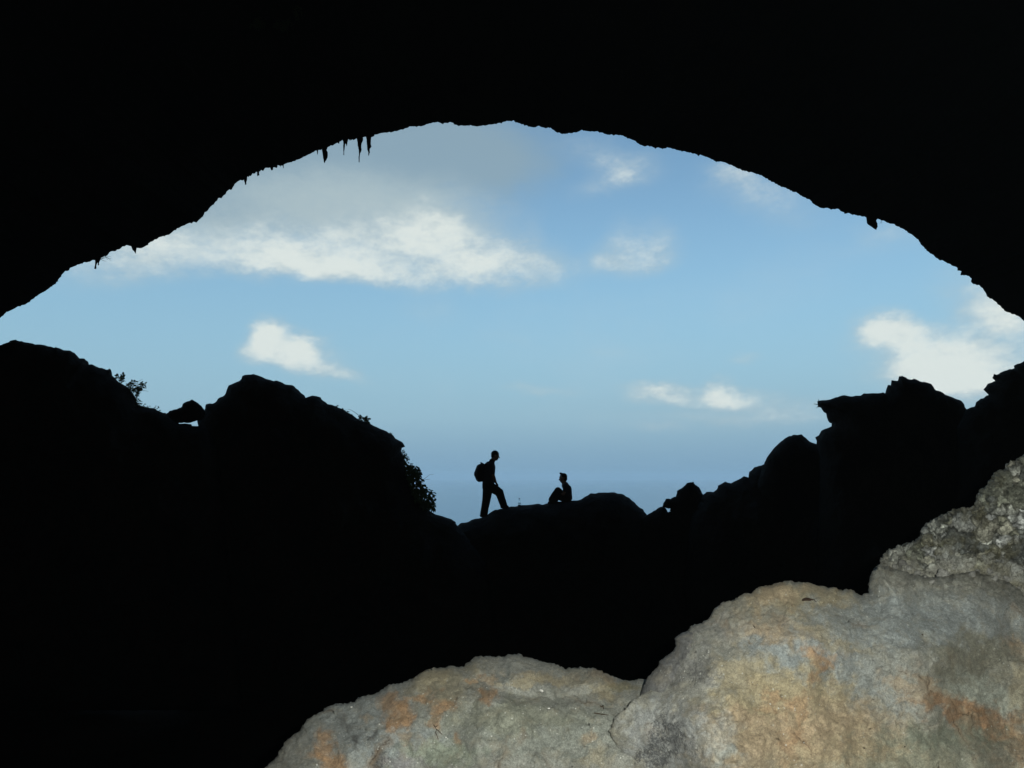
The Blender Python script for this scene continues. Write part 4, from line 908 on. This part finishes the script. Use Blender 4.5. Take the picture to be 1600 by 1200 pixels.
for s in (1, -1):
    bo = MB(); chain(bo, [S_(863.4 if s < 0 else 868.4, 784.6, .09*s), S_(857.8 if s < 0 else 862.4, 785.6, .10*s)], [.050, .036]); fuse(bo, 'shoe', M_SHOE, .008, seated)

# ---- the clear bottle standing between them
bz = 790.6; yb = YE['S']+.01
def lathe(prof, c, seg=20):
    V = []; T = []
    for r, z in prof:
        for k in range(seg):
            a = 2*math.pi*k/seg; V.append(Vector(c)+Vector((r*math.cos(a), r*math.sin(a), z)))
    for i in range(len(prof)-1):
        for k in range(seg):
            q = (k+1) % seg; T += [(i*seg+k, i*seg+q, (i+1)*seg+q), (i*seg+k, (i+1)*seg+q, (i+1)*seg+k)]
    return V, T
bc = Vector(at(811.5, bz, yb)); bt = empty('bottle', bc); tag(bt, 'small clear drinks bottle standing on the mound between the two people', 'bottle')
def lpart(name, prof, mat):
    m_ = MB(); m_.add(*lathe(prof, bc)); return m_.build(name, mat, bt)
lpart('bottle_body', [(0, .0), (.036, .0), (.040, .008), (.040, .028), (.037, .034), (.040, .040), (.040, .095), (.036, .103), (.040, .112), (.038, .130), (.026, .158), (.015, .176), (.013, .190), (.0115, .190), (.0135, .174), (.024, .156), (.036, .130), (.037, .05), (.037, .010), (0, .006)], M_PLASTIC)
lpart('label_band', [(.0405, .004), (.0415, .004), (.0415, .024), (.0405, .024)], M_BAND)
lpart('label_band', [(.0405, .060), (.0415, .060), (.0415, .076), (.0405, .076)], M_BAND)
lpart('cap', [(0, .186), (.0165, .186), (.0165, .206), (.014, .209), (0, .209)], M_CAP)

# ------------------------------------------------------------------ litter on the near boulders
def on(px, py, lift=.002):
    h = hit(px, py, NEAR); n = h[1]
    if n.dot(h[0]) > 0: n = -n
    return h[0]+n*lift, n
def lying_twig(name, lines, r, label, cat='twig', mat=None):
    mb = MB(); p0, _ = on(*lines[0][0])
    for ln in lines:
        pts = [on(q[0], q[1], r*1.0)[0] for q in dens_line(ln, 3.0)]; k = len(pts)
        V, T = tube_np(pts, [r*(1-.55*i/k) for i in range(k)], 6); mb.add(V, T)
    o = mb.build(name, mat or M_STEM, None); recenter(o, p0); return tag(o, label, cat, 'litter on the foreground boulders')
lying_twig('twig', [[(678,1133),(682,1140),(691,1148)],[(682,1140),(681,1146),(685,1155)],[(681,1136),(684,1134)]], .0016, 'dark forked twig lying on the grey boulder')
lying_twig('twig', [[(929,1115),(940,1117),(951,1118)]], .0022, 'short straight dark twig on the grey boulder near the tan one')
lying_twig('twig', [[(938,1104),(943,1106)],[(942,1103),(943,1109)]], .0020, 'tiny bent dark twig just above the short straight one')
lying_twig('twig', [[(1177,978),(1180,982)]], .0016, 'tiny dark twig on the pinkish patch of the tan boulder')
lying_twig('twig', [[(1569,940),(1571,931),(1577,922)]], .0014, 'thin straw on the grey rock below the pebbles') if False else None
def dead_leaf():
    mb = MB(); P0, n0 = on(1262, 939); t_ = (on(1275, 939)[0]-on(1252, 940)[0]).normalized(); s = n0.cross(t_)
    a = on(1254, 940, .004)[0]; b = on(1271, 937.5, .004)[0]; ln = (b-a).length; V = []
    for i in range(9):
        q = i/8; wd = .0062*math.sin(math.pi*min(1, q*.93+.07))**.6; c = a+(b-a)*q+n0*.004*math.sin(q*5)
        V += [c-s*wd, c+n0*.0035, c+s*wd, c-n0*.0015]
    T = []
    for i in range(8):
        for k in range(4):
            k2 = (k+1) % 4; T += [(i*4+k, i*4+k2, i*4+4+k2), (i*4+k, i*4+4+k2, i*4+4+k)]
    mb.add(V, T); mb.add(*tube_np([b, on(1274, 941, .002)[0], on(1277, 941, .002)[0]], [.0012, .001, .0016], 5))
    o = mb.build('dead_leaf', M_DEADLEAF, None); recenter(o, P0); tag(o, 'dark curled dead leaf lying near the top of the tan boulder', 'leaf', 'litter on the foreground boulders')
dead_leaf()
def chip(px, py, r, label, mat, name='shell', cat='shell', k=1.0):
    p, n = on(px, py, r*.15); V, T = sphere_pts((0, 0, 0), r, 1.0, .62*k, .34, n.to_track_quat('Z', 'Y').to_matrix(), 10, 7)
    nn = fbm(np.array([list(v_*(1.4/r)) for v_ in V]), 3); V = [v_*(1+.35*float(q)) for v_, q in zip(V, nn)]
    mb = MB(); mb.add([v_+p for v_ in V], T); o = mb.build(name, mat, None); recenter(o, p); return tag(o, label, cat, 'litter on the foreground boulders')
chip(846, 1079, .0075, 'white shell fragment on the grey boulder, upper of the two flat ones', M_SHELL)
chip(858, 1107, .0045, 'small pale shell chip below the white fragment', M_SHELL)
chip(549, 1105, .0058, 'bright white chip close to the upper left rim of the grey boulder', M_SHELL)
chip(495, 1195, .0052, 'bright white chip at the bottom left of the grey boulder', M_SHELL)
chip(593, 1131.5, .003, 'tiny white chip left of the orange stain on the grey boulder', M_SHELL)
chip(697, 1152, .003, 'tiny white chip right of the forked twig', M_SHELL)
for q in ((1441,992,'dark crumb on the blue grey part of the tan boulder',.004),(1306,936.5,'tiny dark crumb right of the dead leaf',.0026),(1255,919,'tiny dark crumb above the dead leaf',.0024),(1350,1169,'dark crumb low on the tan boulder',.0034),(1414,1167,'brown crumb low on the tan boulder, right of its dark neighbour',.0034),(769,1055,'dark crumb near the top of the grey boulder',.003)):
    chip(q[0], q[1], q[3], q[2], M_DEADLEAF, 'crumb', 'debris')

joint = dens_line([(1371,886),(1392,889),(1410,896),(1440,903),(1462,906),(1490,900),(1520,896),(1548,904),(1575,912),(1600,928)], 6.0)
pr = random.Random(3); first = None
for k, q in enumerate(joint):
    if pr.random() < .55: continue
    h = hit(q[0]+pr.uniform(-5, 5), q[1]+pr.uniform(-16, 6), NEAR)
    if h is None: continue
    r_ = pr.choice((.006, .008, .011, .014, .022)); n = h[1] if h[1].dot(h[0]) < 0 else -h[1]
    Vp, Tp = sphere_pts((0, 0, 0), r_, 1.0, pr.uniform(.7, .95), pr.uniform(.5, .8), Matrix.Rotation(pr.uniform(0, 3), 3, 'Y') @ n.to_track_quat('Z', 'Y').to_matrix(), 12, 8)
    nn = fbm(np.array([list(v_*(1.1/r_)) for v_ in Vp])+k*3.7, 3); Vp = [v_*(1+.42*float(z)) for v_, z in zip(Vp, nn)]
    me = new_mesh('pebble', np.array([tuple(v_) for v_ in Vp]), np.array(Tp)); g0 = pr.uniform(.13, .30)
    A = me.attributes.new('stone', 'FLOAT_COLOR', 'POINT'); A.data.foreach_set('color', np.tile(np.array([g0, g0*.99, g0*.90, 1], np.float32), len(Vp)))
    B_ = me.attributes.new('lichen', 'FLOAT', 'POINT'); B_.data.foreach_set('value', np.full(len(Vp), .25, np.float32))
    o = link('pebble', me, M_PEBBLE); o.location = h[0]+n*r_*.15
    tag(o, 'small grey pebble lodged where the pebbly rock meets the smooth boulder', 'pebble', 'pebbles along the joint of the right hand rocks')

# ------------------------------------------------------------------ haze over the sea
HZ = bpy.data.materials.new('haze_air'); HZ.use_nodes = True; t = HZ.node_tree; t.nodes.clear()
pv = t.nodes.new('ShaderNodeVolumePrincipled'); pv.inputs['Color'].default_value = (.58, .80, .92, 1); pv.inputs['Density'].default_value = 5.5e-5; pv.inputs['Anisotropy'].default_value = 0.0
mo = t.nodes.new('ShaderNodeOutputMaterial'); t.links.new(pv.outputs[0], mo.inputs['Volume'])
x0, x1, y0, y1, z0, z1 = -32000, 32000, -2500, 46000, SEA_Z-2, 130
hv = [(x, y, z) for z in (z0, z1) for y in (y0, y1) for x in (x0, x1)]
hf = [(0, 2, 3, 1), (4, 5, 7, 6), (0, 1, 5, 4), (2, 6, 7, 3), (0, 4, 6, 2), (1, 3, 7, 5)]
tag(link('haze', new_mesh('haze', hv, hf, False), HZ), kind='stuff')
